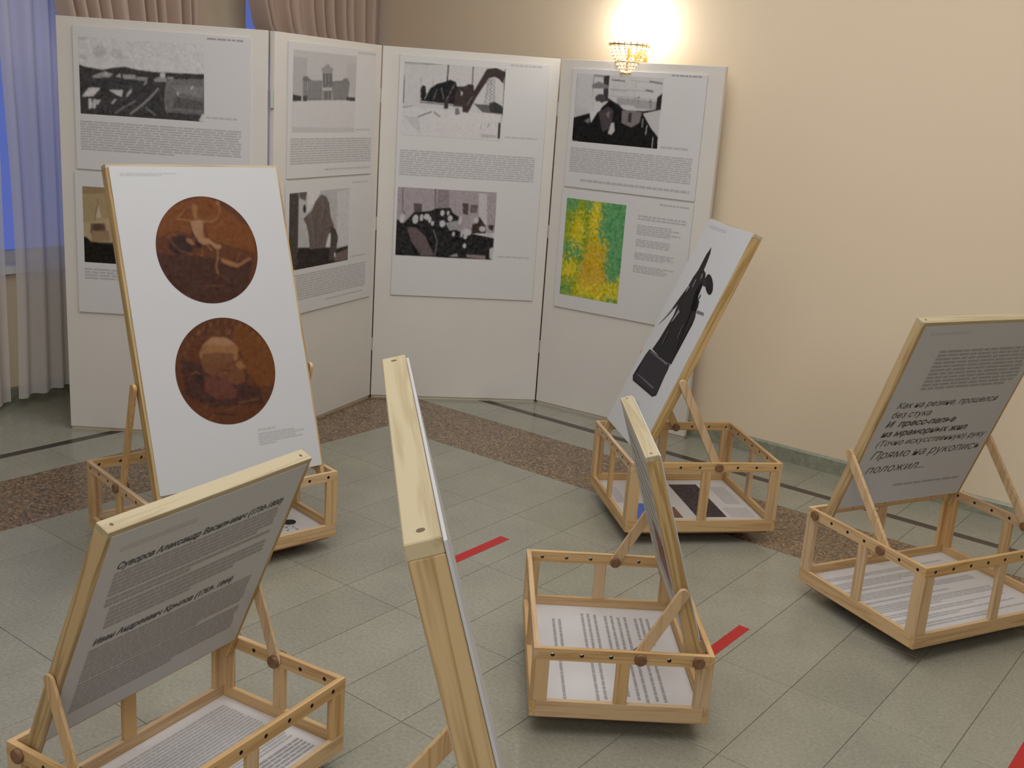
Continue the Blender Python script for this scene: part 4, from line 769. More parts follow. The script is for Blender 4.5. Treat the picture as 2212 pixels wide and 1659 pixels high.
# baseboards
def marble_strip(name, a, b, face):
    L = math.dist(a, b); bm = bmesh.new()
    prof = [(0, 0), (.016, 0), (.016, .068), (.010, .077), (0, .077)]
    if face == 'y': f = lambda x, z, d: (a[0]+d, YR-x, z)
    else: f = lambda x, z, d: (XL+x, a[1]+d, z)
    prism(bm, prof, f, L); tag(mesh_obj(name, bm, MARB), kind='structure')
marble_strip('baseboard_right', (XL+.017, YR), (XF, YR), 'y'); marble_strip('baseboard_left', (XL, YN), (XL, YR), 'x')
# ------------------------------------------------------------------ curtains
def cloth(name, col, trans):
    m, n, l, b = nt(name); b.inputs['Base Color'].default_value = (*col, 1); b.inputs['Roughness'].default_value = .85; b.inputs['Specular IOR Level'].default_value = .1
    out = n['Material Output']; tr = n.new('ShaderNodeBsdfTranslucent'); tr.inputs[0].default_value = (*col, 1); mx = n.new('ShaderNodeMixShader'); mx.inputs[0].default_value = .35 if trans else .08
    l.new(b.outputs[0], mx.inputs[1]); l.new(tr.outputs[0], mx.inputs[2])
    if trans:
        tp_ = n.new('ShaderNodeBsdfTransparent'); m2 = n.new('ShaderNodeMixShader')
        lw = n.new('ShaderNodeLayerWeight'); lw.inputs[0].default_value = .35; mr = n.new('ShaderNodeMapRange'); mr.inputs['To Min'].default_value = trans; mr.inputs['To Max'].default_value = trans*.15
        l.new(lw.outputs['Facing'], mr.inputs['Value']); l.new(mr.outputs[0], m2.inputs[0]); l.new(mx.outputs[0], m2.inputs[1]); l.new(tp_.outputs[0], m2.inputs[2]); l.new(m2.outputs[0], out.inputs[0])
    else: l.new(mx.outputs[0], out.inputs[0])
    return m
SHEER = cloth('sheer_cloth', (.80, .77, .74), .27); DRAPE = cloth('drape_cloth', (.60, .46, .37), 0)
def curtain(name, x, yl, yr, z0, z1, n, amp, mat, seed, hem=None, thick=.0):
    """folded cloth: yl(z), yr(z) give the two edges, folds gathered towards the rod"""
    rnd = random.Random(seed); K = n*10; ph = [rnd.uniform(-.35, .35) for _ in range(n+2)]; am = [rnd.uniform(.6, 1.2) for _ in range(n+2)]
    R = 26; verts = []; faces = []
    for j in range(R+1):
        t = j/R; z = z0+(z1-z0)*t
        for i in range(K+1):
            s = i/K; f = s*n; k = int(f); k2 = min(k+1, n+1); u = f-k
            p = ph[k]*(1-u)+ph[k2]*u; a = am[k]*(1-u)+am[k2]*u
            y = yl(z)+(yr(z)-yl(z))*(s+.25*p/n*math.sin(3*t+k))
            w = math.sin(2*PI*(f+p)); w = math.copysign(abs(w)**.75, w)
            zz = z + (hem(s) if (hem and j == 0) else 0)
            verts.append((x+amp*a*w*(1.0+.25*math.sin(2.2*t+k)), y, zz))
    for j in range(R):
        for i in range(K): a = j*(K+1)+i; faces.append((a, a+1, a+K+2, a+K+1))
    me = bpy.data.meshes.new(name); me.from_pydata(verts, [], faces); me.materials.append(mat)
    for p in me.polygons: p.use_smooth = True
    o = bpy.data.objects.new(name, me); COL.objects.link(o); return o
tag(curtain('sheer_curtain', -4.99, lambda z: 1.5, lambda z: 2.60, .03, 3.05, 9, .035, SHEER, 4), 'white see-through net curtain at the left edge, before the blue window', 'curtain', 'net curtains')
tag(curtain('sheer_curtain', -4.975, lambda z: 2.615+.02*math.sin(z*2), lambda z: 2.90, .05, 3.05, 3, .022, SHEER, 9, hem=lambda s: .03*s), 'white net curtain hanging right beside the folding screen, hem above the floor', 'curtain', 'net curtains')
tag(curtain('sheer_curtain', -5.04, lambda z: 4.12, lambda z: 4.8, .05, 3.05, 5, .02, SHEER, 12), 'net curtain over the far window, seen as a blue sliver above the screen', 'curtain', 'net curtains')
def e1(z): return 2.80+max(0, (2.1-z))*.22 if z > 1.05 else 3.03-.1*(1.05-z)
tag(curtain('drape', -4.85, e1, lambda z: 3.64, .04, 3.1, 11, .05, DRAPE, 3), 'dusty pink-beige pleated drape above the leftmost screen panel', 'curtain', 'pleated drapes')
tag(curtain('drape', -4.85, lambda z: 3.955+max(0, min(2.05-z, .12))*.25+max(0, 1.93-z)*.7 if z > 1.4 else 4.35-.2*(1.4-z), lambda z: 4.865, .04, 3.1, 11, .05, DRAPE, 8), 'dusty pink-beige pleated drape in the corner above the second screen panel', 'curtain', 'pleated drapes')
# ------------------------------------------------------------------ wall lamp
lx, lz = -3.02, 1.0
L = empty('wall_sconce', (lx, YR, 1.825)); tag(L, 'lit glass wall lamp with a gold beaded basket on the beige wall', 'lamp')
cy = -.125
def ring(bm, r0, z, tr, n=28, m=6, cx=0, cyy=cy):
    vs = [[bm.verts.new((cx+(r0+tr*math.cos(2*PI*j/m))*math.cos(2*PI*i/n), cyy+(r0+tr*math.cos(2*PI*j/m))*math.sin(2*PI*i/n), z+tr*math.sin(2*PI*j/m))) for j in range(m)] for i in range(n)]
    for i in range(n):
        for j in range(m): bm.faces.new((vs[i][j], vs[(i+1) % n][j], vs[(i+1) % n][(j+1) % m], vs[i][(j+1) % m]))
bm = bmesh.new(); ring(bm, .098, .100, .005); ring(bm, .062, .02, .004); ring(bm, .03, -.035, .004); mesh_obj('gold_ring', bm, GOLD, L, smooth=True)
bm = bmesh.new(); disc(bm, lambda x, y, d: (x, -d, .03+y*1.7), .035, .016, 24); box(bm, (-.008, cy, .045), (.008, -.012, .06)); box(bm, (-.006, cy-.006, -.03), (.006, cy+.006, .1)); mesh_obj('wall_bracket', bm, GOLD, L)
def crystal():
    m, n, l, b = nt('crystal'); b.inputs['Base Color'].default_value = (.95, .85, .65, 1); b.inputs['Roughness'].default_value = .05; b.inputs['Metallic'].default_value = .35; b.inputs['Specular IOR Level'].default_value = 1; return m
CR = crystal(); bm = bmesh.new()
def bead(bm, c, r, k=1.0):
    v = [bm.verts.new((c[0]+a*r, c[1]+b*r, c[2]+d*r*k)) for a, b, d in ((1,0,0),(0,1,0),(-1,0,0),(0,-1,0),(0,0,1),(0,0,-1))]
    for i in range(4): bm.faces.new((v[i], v[(i+1) % 4], v[4])); bm.faces.new((v[(i+1) % 4], v[i], v[5]))
for i in range(20):
    a = 2*PI*i/20
    for k in range(9):
        t = k/8; r = .098*(1-t)**.8+.03*t; z = .095-.125*t; bead(bm, (r*math.cos(a+.25*t), cy+r*math.sin(a+.25*t), z), .0052, 1.5)
    bead(bm, (.1*math.cos(a), cy+.1*math.sin(a), .108), .007, 1.2)
tag(mesh_obj('crystal_strings', bm, CR, L), kind='stuff')
def glow(name, col, st):
    m, n, l, b = nt(name); b.inputs['Base Color'].default_value = (.9, .9, .9, 1); b.inputs['Emission Color'].default_value = (*col, 1); b.inputs['Emission Strength'].default_value = st; return m
bm = bmesh.new(); NN = 24; prof = [(.0, .095), (.045, .097), (.074, .115), (.092, .15), (.098, .19), (.09, .235), (.068, .268), (.034, .288), (0, .292)]
rows = [[bm.verts.new((r*math.cos(2*PI*i/NN), cy+r*math.sin(2*PI*i/NN), z)) for i in range(NN)] for r, z in prof[1:-1]]
for a, b in zip(rows[:-1], rows[1:]):
    for i in range(NN): bm.faces.new((a[i], a[(i+1) % NN], b[(i+1) % NN], b[i]))
bm.faces.new(rows[0][::-1]); bm.faces.new(rows[-1])
mesh_obj('glass_shade', bm, glow('lamp_glow', (1, .96, .88), 19), L, smooth=True)
# ------------------------------------------------------------------ red tape marks
def tape(x0, x1, y0, y1, label):
    tag(boxo('floor_tape', (x0, y0, .0002), (x1, y1, .0010), TAPE, bev=0), label, 'tape', 'red tape marks on the floor')
tape(-2.354, -2.312, 2.70, 3.124, 'strip of red tape showing just right of the tall edge-on panel')
tape(-1.338, -1.300, 2.70, 3.124, 'strip of red tape on the tiles right of the crate with the printed base')
tape(-.432, -.392, 2.60, 3.11, 'red tape cut off by the bottom right corner of the view')
# ================================================================== FOLDING SCREEN
PP = [(-4.5466, 2.6301), (-3.838, 3.2071), (-4.0531, 4.1044), (-3.4075, 4.7548), (-2.4903, 4.8108)]
Z0, Z1, TH = .014, 1.845, .028
scr = empty('folding_screen', ((PP[1][0]+PP[3][0])/2, (PP[1][1]+PP[3][1])/2, 0)); tag(scr, 'white four-panel folding screen standing across the room corner', 'screen')
inv = scr.matrix_basis.copy(); inv.translation = scr.location; inv = Matrix.Translation(scr.location).inverted()
frames = []
for i in range(4):
    a, b = Vector((*PP[i], 0)), Vector((*PP[i+1], 0)); e = (b-a); Ln = e.length; e.normalize(); n = Vector((e.y, -e.x, 0))
    M = Matrix(((e.x, -n.x, 0, a.x), (e.y, -n.y, 0, a.y), (0, 0, 1, 0), (0, 0, 0, 1)))   # x along panel, y backwards, z up
    frames.append((M, Ln)); x0 = .032 if i == 1 else .003; x1 = Ln-(.012 if i == 0 else .003)
    o = boxo('screen_panel', (x0, 0, Z0), (x1, TH, Z1), PANELM, scr, bev=.0015); o.matrix_local = inv @ M
    bm = bmesh.new()
    box(bm, (x0+.004, .006, 0), (x1-.004, TH-.002, Z0+.001))
    f = mesh_obj('foot', bm, EDGE, o)
for i, zs in ((0, (1.56, .95, .3)), (1, (1.60, .95, .3)), (2, (1.595, .955, .32))):
    M, Ln = frames[i]
    for z in zs:
        bm = bmesh.new()
        if i == 0: box(bm, (Ln-.003, TH-.008, z-.04), (Ln+.012, TH+.004, z+.04), .002)
        else: box(bm, (Ln-.0045, -.0025, z-.035), (Ln+.0045, .004, z+.035), .001)
        h = mesh_obj('hinge', bm, METAL, scr); h.matrix_local = inv @ M
def poster(i, rect, label):
    """foam board on screen panel i; returns object and mapper (panel x, z) -> local"""
    M, Ln = frames[i]; x0, zt, x1, zb = rect
    bm = bmesh.new(); box(bm, (x0, -.009, zb), (x1, -.0004, zt), .0008)
    o = mesh_obj('poster', bm, FOAM); o.matrix_local = M; tag(o, label, 'poster', 'exhibition posters on the folding screen')
    return o, (lambda x, z: (x, -.0096, z))
def pic(o, f, key, rect, nx, ny, bg=(.6, .585, .59), **kw):
    img = raster(key, nx, ny, bg, **kw); x0, zt, x1, zb = rect
    return picture('picture', img, lambda x, y: f(x0+(x1-x0)*x, zt+(zb-zt)*y), o)
def para(o, f, rect, rows, mat, seed, **kw): return text_lines('text_block', rect, rows, f, o, mat, seed, **kw)
def cap(o, f, rect, seed=1, mat=None, rows=1, name='caption'): return text_lines(name, rect, rows, f, o, mat or INKB, seed, fill=.75, word=(.012, .04), gap=.005)
o, f = poster(0, (.075, 1.81, .828, 1.207), 'poster with a panorama of a factory town, leftmost panel, upper')
pic(o, f, 'town', (.10, 1.765, .632, 1.445), 150, 92, noise=.3, blur=1, seed=2)
para(o, f, (.097, 1.415, .792, 1.287), 12, INK1, 5, last=.58, gap=.006); cap(o, f, (.645, 1.797, .80, 1.787), 2, INK2); cap(o, f, (.64, 1.468, .775, 1.458), 3)
o, f = poster(0, (.063, 1.196, .83, .565), 'poster with a brown church picture, leftmost panel, lower, half hidden')
pic(o, f, 'church', (.096, 1.132, .40, .795), 84, 92, bg=(.3, .24, .15), noise=.12, seed=3); para(o, f, (.095, .768, .78, .715), 4, INK1, 8, gap=.006)
o, f = poster(1, (.125, 1.812, .845, 1.212), 'poster with a towered building on snow, second panel, upper')
pic(o, f, 'palace', (.155, 1.78, .674, 1.42), 140, 110, noise=.07, blur=1, seed=4)
para(o, f, (.143, 1.392, .828, 1.272), 11, INK1, 6, gap=.006); cap(o, f, (.685, 1.800, .845, 1.788), 4); cap(o, f, (.684, 1.436, .81, 1.426), 5); cap(o, f, (.42, 1.25, .82, 1.24), 6)
o, f = poster(1, (.118, 1.20, .866, .572), 'poster with a draped dark sculpture, second panel, lower')
pic(o, f, 'sculpture', (.142, 1.148, .644, .788), 110, 96, noise=.2, seed=5)
para(o, f, (.142, .762, .814, .635), 11, INK1, 7, gap=.006); cap(o, f, (.67, 1.178, .806, 1.168), 4); cap(o, f, (.675, .806, .81, .796), 5); cap(o, f, (.45, .618, .80, .608), 6)
o, f = poster(2, (.090, 1.808, .856, .576), 'tall poster with an ironworks and seated workers, third panel')
pic(o, f, 'ironworks', (.114, 1.775, .631, 1.413), 150, 108, noise=.14, seed=6); pic(o, f, 'workers', (.106, 1.147, .626, .788), 140, 100, noise=.26, seed=7)
para(o, f, (.109, 1.339, .815, 1.205), 12, INK1, 9, gap=.006); cap(o, f, (.655, 1.80, .82, 1.788), 4); cap(o, f, (.648, 1.438, .82, 1.428), 5); cap(o, f, (.65, .812, .82, .802), 6)
o, f = poster(3, (.082, 1.802, .832, 1.205), 'poster with a dark workshop interior, rightmost panel, upper')
pic(o, f, 'workshop', (.109, 1.777, .603, 1.44), 140, 98, noise=.1, seed=8)
para(o, f, (.105, 1.408, .80, 1.281), 12, INK1, 10, gap=.006); cap(o, f, (.643, 1.796, .803, 1.786), 4, INK2); cap(o, f, (.62, 1.455, .78, 1.44), 5); cap(o, f, (.178, 1.252, .80, 1.236), 6, INK1)
o, f = poster(3, (.075, 1.193, .832, .563), 'poster with a yellow and green abstract, rightmost panel, lower')
pic(o, f, 'abstract', (.108, 1.147, .462, .635), 90, 130, bg=(.3, .35, .05), noise=.55, blur=1, streak=2, chroma=1, seed=9)
cap(o, f, (.65, 1.174, .809, 1.164), 4, INK1)
for (a, b, r, s, rg) in ((1.106, 1.078, 2, .83, .1), (1.058, 1.004, 5, .80, .3), (.985, .945, 4, .75, .3), (.918, .880, 4, .76, .35), (.852, .812, 4, .78, .4)):
    para(o, f, (.535, a, .535+(s-.535), b), r, INK1, int(a*100), gap=.005, ragged=rg, word=(.01, .035))
# ================================================================== CRATE EASELS
VP, HR, SP, H0 = .0429, .0170, .0772, .0543
RT, BR, TR = .014, .048, .034       # rail thickness, bottom and top rail heights
PT = .0367                          # thickness of the tilted panel
def easel(loc, yaw, Wd, Dp, hb, tilt, Ln, gap, n, bolt, s_att, label, off=.002, inset_in=.013, pt=PT, inset_out=.002):
    R = empty('crate_easel', (*loc, 0), rad(yaw)); tag(R, label, 'easel', 'wooden crate easels')
    top = H0+hb; hz = top-HR; lift = H0
    usp = lambda L: [(L/2+(k-(m-1)/2)*SP, TR-HR) for m in [int((L-2*VP)/SP+.35)+1] for k in range(m)]
    # bottom frame: four boards
    boxo('bottom_rail', (0, 0, lift), (Wd, RT, lift+BR), WX, R); boxo('bottom_rail', (0, Dp-RT, lift), (Wd, Dp, lift+BR), WX, R)
    boxo('bottom_rail', (0, RT, lift), (RT, Dp-RT, lift+BR), WY, R); boxo('bottom_rail', (Wd-RT, RT, lift), (Wd, Dp-RT, lift+BR), WY, R)
    # top frame: four drilled boards
    def toprail(L, holes, M, mat):
        bm = bmesh.new(); rail(bm, L, TR, RT, holes, .0058); bmesh.ops.transform(bm, matrix=M, verts=bm.verts); bmesh.ops.recalc_face_normals(bm, faces=bm.faces)
        return mesh_obj('top_rail', bm, [mat, HOLE], R)
    zt = top-TR
    toprail(Wd, usp(Wd), Matrix.Translation((0, 0, zt)), WX); toprail(Wd, usp(Wd), Matrix.Translation((0, Dp-RT, zt)), WX)
    side = [(VP-RT+k*SP, TR-HR) for k in range(n+1)]
    for x in (0, Wd-RT): toprail(Dp-2*RT, side, Matrix.Translation((x+RT, RT, zt)) @ Matrix.Rotation(PI/2, 4, 'Z'), WY)
    # corner posts (two boards meeting in an L) and middle posts
    za, zb = lift+BR, zt
    for cx, sx in ((0, 1), (Wd, -1)):
        for cyy, sy in ((0, 1), (Dp, -1)):
            bm = bmesh.new(); a = .044
            P = [(0, 0), (a, 0), (a, RT), (RT, RT), (RT, a), (0, a)]
            prism(bm, [(cx+sx*x, cyy+sy*y) for x, y in P], lambda x, y, d: (x, y, za+d), zb-za)
            bmesh.ops.bevel(bm, geom=bm.edges[:], offset=.001, segments=1, affect='EDGES'); mesh_obj('corner_post', bm, WZ, R)
    mw = .018
    for cyy in (0, Dp-RT): boxo('middle_post', (Wd/2-mw, cyy, za), (Wd/2+mw, cyy+RT, zb), WZ, R)
    for cx in (0, Wd-RT): boxo('middle_post', (cx, Dp/2-mw, za), (cx+RT, Dp/2+mw, zb), WZ, R)
    # base: plywood, printed board, casters
    boxo('base_plate', (.02, .02, lift-.014), (Wd-.02, Dp-.02, lift+.006), PLY, R)
    bb = boxo('printed_base', (RT+.001, RT+.001, lift+.008), (Wd-RT-.001, Dp-RT-.001, lift+.019), BASEP, R, bev=.0008)
    for cx in (.11, Wd-.11):
        for cyy in (.11, Dp-.11):
            bm = bmesh.new(); disc(bm, lambda x, y, d: (cx-.007+d, cyy+x, .0165+y), .0155, .014, 18); box(bm, (cx-.011, cyy-.004, .014), (cx-.0085, cyy+.004, lift-.014)); box(bm, (cx+.0085, cyy-.004, .014), (cx+.011, cyy+.004, lift-.014)); box(bm, (cx-.018, cyy-.018, lift-.018), (cx+.018, cyy+.018, lift-.014))
            mesh_obj('caster', bm, WHEEL, R)
    # tilted display panel: local x along the hinge, y towards the crate, z up the panel
    th = rad(tilt); M = Matrix.Translation((0, VP, hz)) @ Matrix.Rotation(th, 4, 'X')
    u0, u1 = gap, Wd-gap; y0, y1 = off-pt/2, off+pt/2; st = .016; lo = .034
    def pb(name, a, b, mat, bev=.0012): o = boxo(name, a, b, mat, R, bev); o.matrix_local = M; return o
    tb = pb('top_board', (u0, y0, Ln-st), (u1, y1, Ln), WX2)
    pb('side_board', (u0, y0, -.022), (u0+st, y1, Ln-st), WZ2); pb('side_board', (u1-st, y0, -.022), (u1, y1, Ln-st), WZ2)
    pb('bottom_board', (u0+st, y0, lo), (u1-st, y1, lo+st), WX)
    for x in (u0+.022, u1-.022):
        bm = bmesh.new(); disc(bm, lambda a, b, d: (x+a, off+b, Ln-.001+d), .004, .0014, 10); mesh_obj('screw_plug', bm, PLUG, tb)
    so = pb('printed_sheet', (u0+inset_out, y0-.004, lo), (u1-inset_out, y0-.0003, Ln-max(.005, inset_out)), SHEET, .0006)       # outward face
    si = pb('printed_sheet', (u0+inset_in, y1-.0005, lo+.006), (u1-inset_in, y1+.0010, Ln-.014), SHEET, 0)   # face towards the crate
    # struts with wooden knobs
    c, s = math.cos(th), math.sin(th)
    A = Vector((VP - s_att*s, hz + s_att*c)); B = Vector((VP+bolt*SP, hz)); d = (A-B).normalized(); p = Vector((-d.y, d.x)); hw = .0155
    out = []
    for k in range(9): a = -PI/2+PI*k/8; out.append(A + d*(.0*1+hw*math.cos(a)) + p*hw*math.sin(a))
    for k in range(9): a = PI/2+PI*k/8; out.append(B + d*(hw*math.cos(a)) + p*hw*math.sin(a))
    stt = min(.012, gap-RT-.004); WS = WZ
    for x in (RT+.001, Wd-RT-.001-stt):
        bm = bmesh.new(); prism(bm, [(q.x, q.y) for q in out], lambda a, b, dd: (x+dd, a, b), stt)
        bmesh.ops.bevel(bm, geom=bm.edges[:], offset=.001, segments=1, affect='EDGES'); mesh_obj('strut', bm, WS, R)
    def knob(v, z, xa, sgn):
        bm = bmesh.new(); disc(bm, lambda a, b, dd: (xa+sgn*dd, v+a, z+b), .0165, .011, 20); bmesh.ops.bevel(bm, geom=bm.edges[:], offset=.0018, segments=1, affect='EDGES'); mesh_obj('wooden_knob', bm, KNOB, R)
    for xa, sg in ((-.0005, -1), (Wd+.0005, 1)): knob(VP, hz, xa, sg); knob(B.x, B.y, xa, sg)
    for xa, sg in ((RT+.001+stt, 1), (Wd-RT-.001-stt, -1)): knob(B.x, B.y, xa, sg)
    fin = lambda u, s_: (u, y1+.0014, s_)          # crate-side face
    fout = lambda u, s_: (u, y0-.0046, s_)         # outward face
    fb = lambda u, v: (u, v, lift+.0196)
    # lettering matrices are relative to the sheet's parent chain, so keep them in sheet coordinates
    return dict(R=R, si=si, so=so, bb=bb, fin=fin, fout=fout, fb=fb, y1=y1, y0=y0, M=M)
def mat_in(u, s_, y): return Matrix(((-1, 0, 0, u), (0, 0, 1, y), (0, 1, 0, s_), (0, 0, 0, 1)))
def band(e, u0, u1, v0, v1, rows, mat, seed, **kw):
    return text_lines('text_block', (u0, v0, u1, v1), rows, e['fb'], e['bb'], mat, seed, **kw)
def flat(name, parent, pts, f, mat):
    bm = bmesh.new(); bm.faces.new([bm.verts.new(f(*p)) for p in pts]); return mesh_obj(name, bm, mat, parent)
# A: two medals -----------------------------------------------------
A = easel((-2.8234, 1.8977), 79.5, .6951, .5411, .2486, -18.96, 1.1177, .0359, 6, 3, .39, 'largest easel, with two round bronze reliefs, back left', inset_out=.009)
for key, (a, t, b, z), sd in (('relief_figure', (.1595, 1.008, .5255, .642), 21), ('relief_head', (.1595, .592, .5235, .228), 22)):
    img = raster(key, 120, 120, (.105, .036, .016), noise=.16, blur=2, seed=sd)*.82
    picture('picture', img, lambda x, y: A['fout'](a+(b-a)*x, t+(z-t)*y), A['so'], round_=True)
text_lines('caption', (.078, 1.088, .28, 1.076), 2, A['fout'], A['so'], INKB, 3, fill=.6, last=.7, word=(.01, .03), gap=.004)
text_lines('caption', (.421, .199, .50, .190), 1, A['fout'], A['so'], INK1, 4, fill=.8, word=(.01, .03), gap=.004)
text_lines('caption', (.421, .184, .60, .140), 5, A['fout'], A['so'], INK1, 5, fill=.72, word=(.01, .03), gap=.003, ragged=.35, last=.4)
blob = raster('abstract', 4, 4, (0, 0, 0), 0) if False else None
bm = bmesh.new(); rb = random.Random(5)
bm.faces.new([bm.verts.new(A['fb'](.592+(.024+.004*rb.random())*math.cos(2*PI*k/20), .158+(.022+.004*rb.random())*math.sin(2*PI*k/20))) for k in range(20)]); mesh_obj('picture', bm, plain('ink_black', (.008, .008, .01), .5), A['bb'])
bm = bmesh.new()
for k in range(26):
    x, y = .575+rb.uniform(-.03, .012), .112+rb.uniform(-.03, .03); r = rb.uniform(.002, .004)
    bm.faces.new([bm.verts.new(A['fb'](x+r*math.cos(2*PI*q/6), y+r*math.sin(2*PI*q/6))) for q in range(6)])
mesh_obj('caption', bm, INK2, A['bb'])
# B: text easel, front left ------------------------------------------
B = easel((-2.1086, 1.6251), -82.53, .6318, .4059, .2003, -23.32, .6255, .0257, 4, 2, .2126, 'front left easel, its sheet two names and birth years above long text', inset_out=.008)
def letters(e, s, u, s_, size, width, mat, bold=0, shear=.28, name='title'):
    return words(name, s, size, mat_in(u, s_, e['y1']+.0015), e['si'], mat, shear, bold, width)
letters(B, 'Суворов Александр Васильевич (1730-1800)', .552, .510, .0235, .474, INK3, .0006)
letters(B, 'Иван Андреевич Крылов (1769- 1844)', .549, .2965, .0235, .396, INK3, .0006)
fi = B['fin']
text_lines('text_block', (.553, .500, .082, .432), 6, fi, B['si'], INK2, 1, fill=.7, gap=.0028, word=(.008, .035), last=.9)
text_lines('text_block', (.553, .428, .082, .402), 2, fi, B['si'], INK2, 2, fill=.7, gap=.0028, word=(.008, .035), last=.5)
text_lines('text_block', (.535, .398, .082, .345), 4, fi, B['si'], INK2, 3, fill=.7, gap=.0028, word=(.008, .035), last=.8)
text_lines('text_block', (.535, .345, .30, .334), 1, fi, B['si'], INK2, 4, fill=.7, gap=.0028, word=(.008, .035))
text_lines('text_block', (.553, .284, .082, .185), 9, fi, B['si'], INK2, 5, fill=.7, gap=.0028, word=(.008, .035), last=.7)
text_lines('text_block', (.553, .183, .082, .092), 8, fi, B['si'], INK2, 6, fill=.7, gap=.0028, word=(.008, .035), last=.6)
text_lines('caption', (.560, .572, .36, .556), 2, fi, B['si'], INKB, 7, fill=.6, gap=.004, word=(.01, .03))
band(B, .60, .05, .05, .29, 22, INK1, 11, fill=.6, gap=.003, word=(.01, .05)); band(B, .60, .05, .30, .375, 6, INK2, 12, fill=.6, gap=.003, word=(.01, .05), last=.5)
# D: edge-on easel with the printed base ------------------------------
D = easel((-1.0924, 2.4245), 128.93, .6404, .4793, .2016, -17.26, .577, .0389, 5, 2, .19, 'easel turned edge-on at centre right, large printed lines on its base')
rl = random.Random(4)
for v, ua, ub in ((.391, .53, .34), (.372, .53, .33), (.384, .30, .06), (.298, .575, .34), (.279, .575, .33), (.258, .57, .30), (.292, .30, .06), (.270, .29, .07),
                  (.225, .565, .30), (.205, .57, .31), (.184, .56, .28), (.163, .565, .30), (.205, .27, .09), (.178, .27, .07), (.155, .27, .06), (.130, .56, .42), (.112, .565, .36), (.092, .56, .38), (.128, .30, .07), (.105, .30, .07)):
    text_lines('text_block', (ua, v, ub, v-.0085), 1, D['fb'], D['bb'], INK2, rl.randint(1, 999), fill=1, gap=.004, word=(.012, .05))
tag(text_lines('text_block', (.50, .50, .10, .10), 9, D['fin'], D['si'], INK2, 7, fill=.25, gap=.006), kind='stuff')
flat('picture', D['si'], [(.09, .30), (.30, .30), (.30, .17), (.09, .17)], D['fin'], plain('ink_rust', (.25, .06, .05), .5))
# E: statue easel ------------------------------------------------------
E_ = easel((-2.3765, 3.7649), -41.72, .5437, .6137, .2824, -22.4, .9653, .0384, 7, 4, .352, 'narrow easel with a dark statue on a pedestal, in front of the beige wall', inset_out=.005)
for k, (c, pts) in enumerate(STATUE):
    bm = bmesh.new(); fc = bm.faces.new([bm.verts.new((u, E_['y0']-.0046-.00012*k, s_)) for u, s_ in pts]); bmesh.ops.triangulate(bm, faces=[fc])
    if k == 0: st = mesh_obj('picture', bm, plain('ink_s0', [v*.6 for v in c], .5, spec=.15), E_['so'])
    else:
        me2 = bmesh.new(); me2.from_mesh(st.data); bm.faces.ensure_lookup_table(); tmp = bpy.data.meshes.new('t'); bm.to_mesh(tmp); bm.free(); n0 = len(me2.faces); me2.from_mesh(tmp)
        me2.faces.ensure_lookup_table()
        for f_ in me2.faces[n0:]: f_.material_index = k
        me2.to_mesh(st.data); me2.free(); bpy.data.meshes.remove(tmp); st.data.materials.append(plain('ink_s%d' % k, [v*.6 for v in c], .5, spec=.15))
text_lines('caption', (.07, .940, .27, .926), 2, E_['fout'], E_['so'], INKB, 3, fill=.6, gap=.004, word=(.01, .03))
text_lines('caption', (.21, .183, .31, .140), 4, E_['fout'], E_['so'], INK1, 4, fill=.5, gap=.003, word=(.01, .03), ragged=.3)
img = (lambda r: np.clip(np.array([.06, .045, .05])*(1+1.2*(smooth2(r.rand(40, 110, 1), 1)-.5)*2.2), 0, 1))(np.random.RandomState(3))
picture('picture', img, lambda x, y: E_['fb'](.07+.37*x, .455-.125*y), E_['bb'])
flat('picture', E_['bb'], [(.33, .19), (.445, .19), (.445, .27), (.33, .27)], E_['fb'], plain('ink_brown', (.20, .09, .045), .5))
flat('picture', E_['bb'], [(.29, .075), (.46, .075), (.46, .15), (.29, .15)], E_['fb'], plain('ink_blue', (.08, .17, .60), .5))
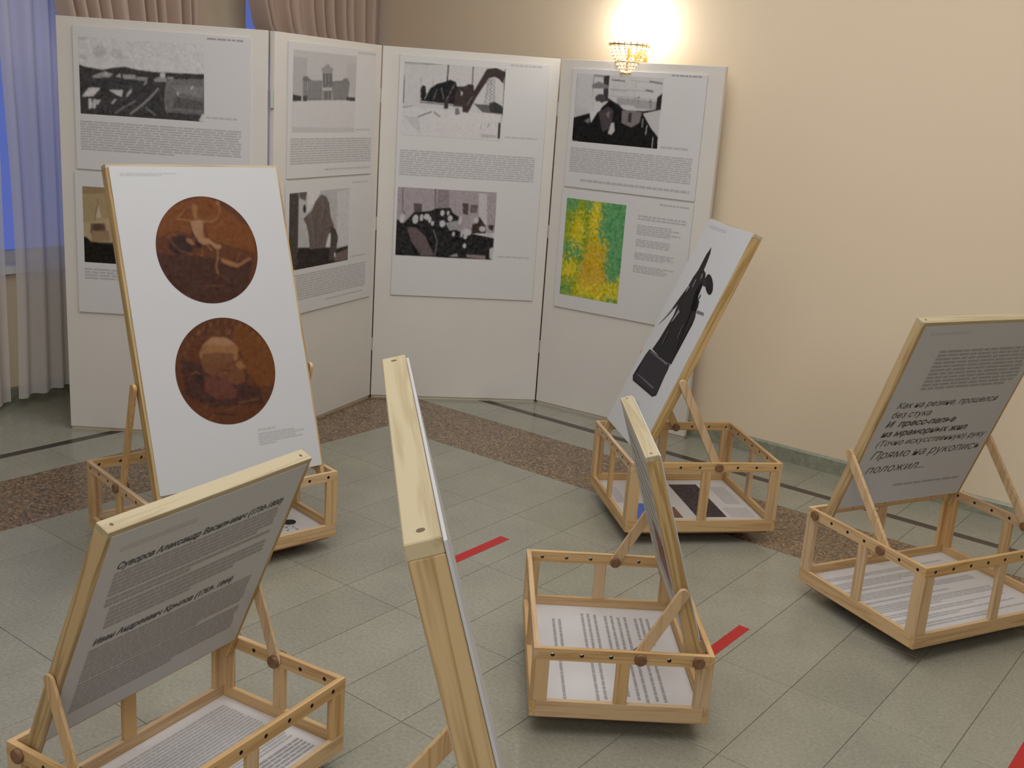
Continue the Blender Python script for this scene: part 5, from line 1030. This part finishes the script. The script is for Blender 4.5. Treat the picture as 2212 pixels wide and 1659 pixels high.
band(E_, .10, .30, .505, .575, 7, INK1, 3, fill=.5, gap=.003, word=(.01, .03)); band(E_, .34, .45, .475, .58, 8, INKB, 4, fill=.55, gap=.003, word=(.01, .03)); band(E_, .10, .28, .05, .09, 4, INK1, 5, fill=.5, gap=.003, word=(.01, .03))
# F: poem easel --------------------------------------------------------
Fz = easel((-.9983, 4.1362), -115.87, .7022, .5393, .2762, -19.46, .7941, .0505, 6, 4, .2697, 'right-hand easel with the verse in slanted type, cut by the right edge', inset_out=.008)
text_lines('caption', (.603, .756, .425, .745), 1, Fz['fin'], Fz['si'], INKB, 7, fill=.8, gap=.004, word=(.01, .03))
text_lines('text_block', (.525, .686, .09, .527), 11, Fz['fin'], Fz['si'], INK2, 8, fill=.6, gap=.006, word=(.02, .07), last=.9)
for s, u, s_, size, w, b, mt in (('Как на резине, прошелся', .592, .462, .034, .468, .0001, INK3), ('без стука', .596, .424, .034, .178, .0001, INK3),
        ('И  пресс-папье', .603, .386, .034, .322, .0008, INK3), ('из мраморных жил', .603, .346, .034, .402, .0008, INK3),
        ('(Точно искусственную) руку', .602, .306, .034, .515, .0001, INK3), ('Прямо на рукопись', .600, .250, .048, .515, -.0002, INK3), ('положил...', .592, .188, .048, .272, -.0002, INK3)):
    letters(Fz, s, u, s_, size, w, mt, b, .3, 'verse_line')
text_lines('caption', (.425, .124, .105, .113), 1, Fz['fin'], Fz['si'], INK2, 9, fill=.8, gap=.006, word=(.03, .06))
sd = 20
for v0, v1, rows in ((.07, .095, 2), (.115, .16, 4), (.175, .19, 1), (.205, .25, 4), (.265, .28, 1), (.295, .345, 4), (.36, .385, 2), (.40, .425, 2), (.44, .47, 2)):
    sd += 1; band(Fz, .64, .08, v0, v1, rows, INK1, sd, fill=.55, gap=.004, word=(.02, .06), last=.7 if sd % 2 else .5)
# C: tall edge-on panel in the foreground ------------------------------
Cc = easel((-.2939, .8349), 136.19, .697, .70, .2, -15.12, 1.0941, .002+.033, 8, 7, .52, 'foreground easel seen edge-on, only its tall pale panel and a strut in view', pt=.0325)
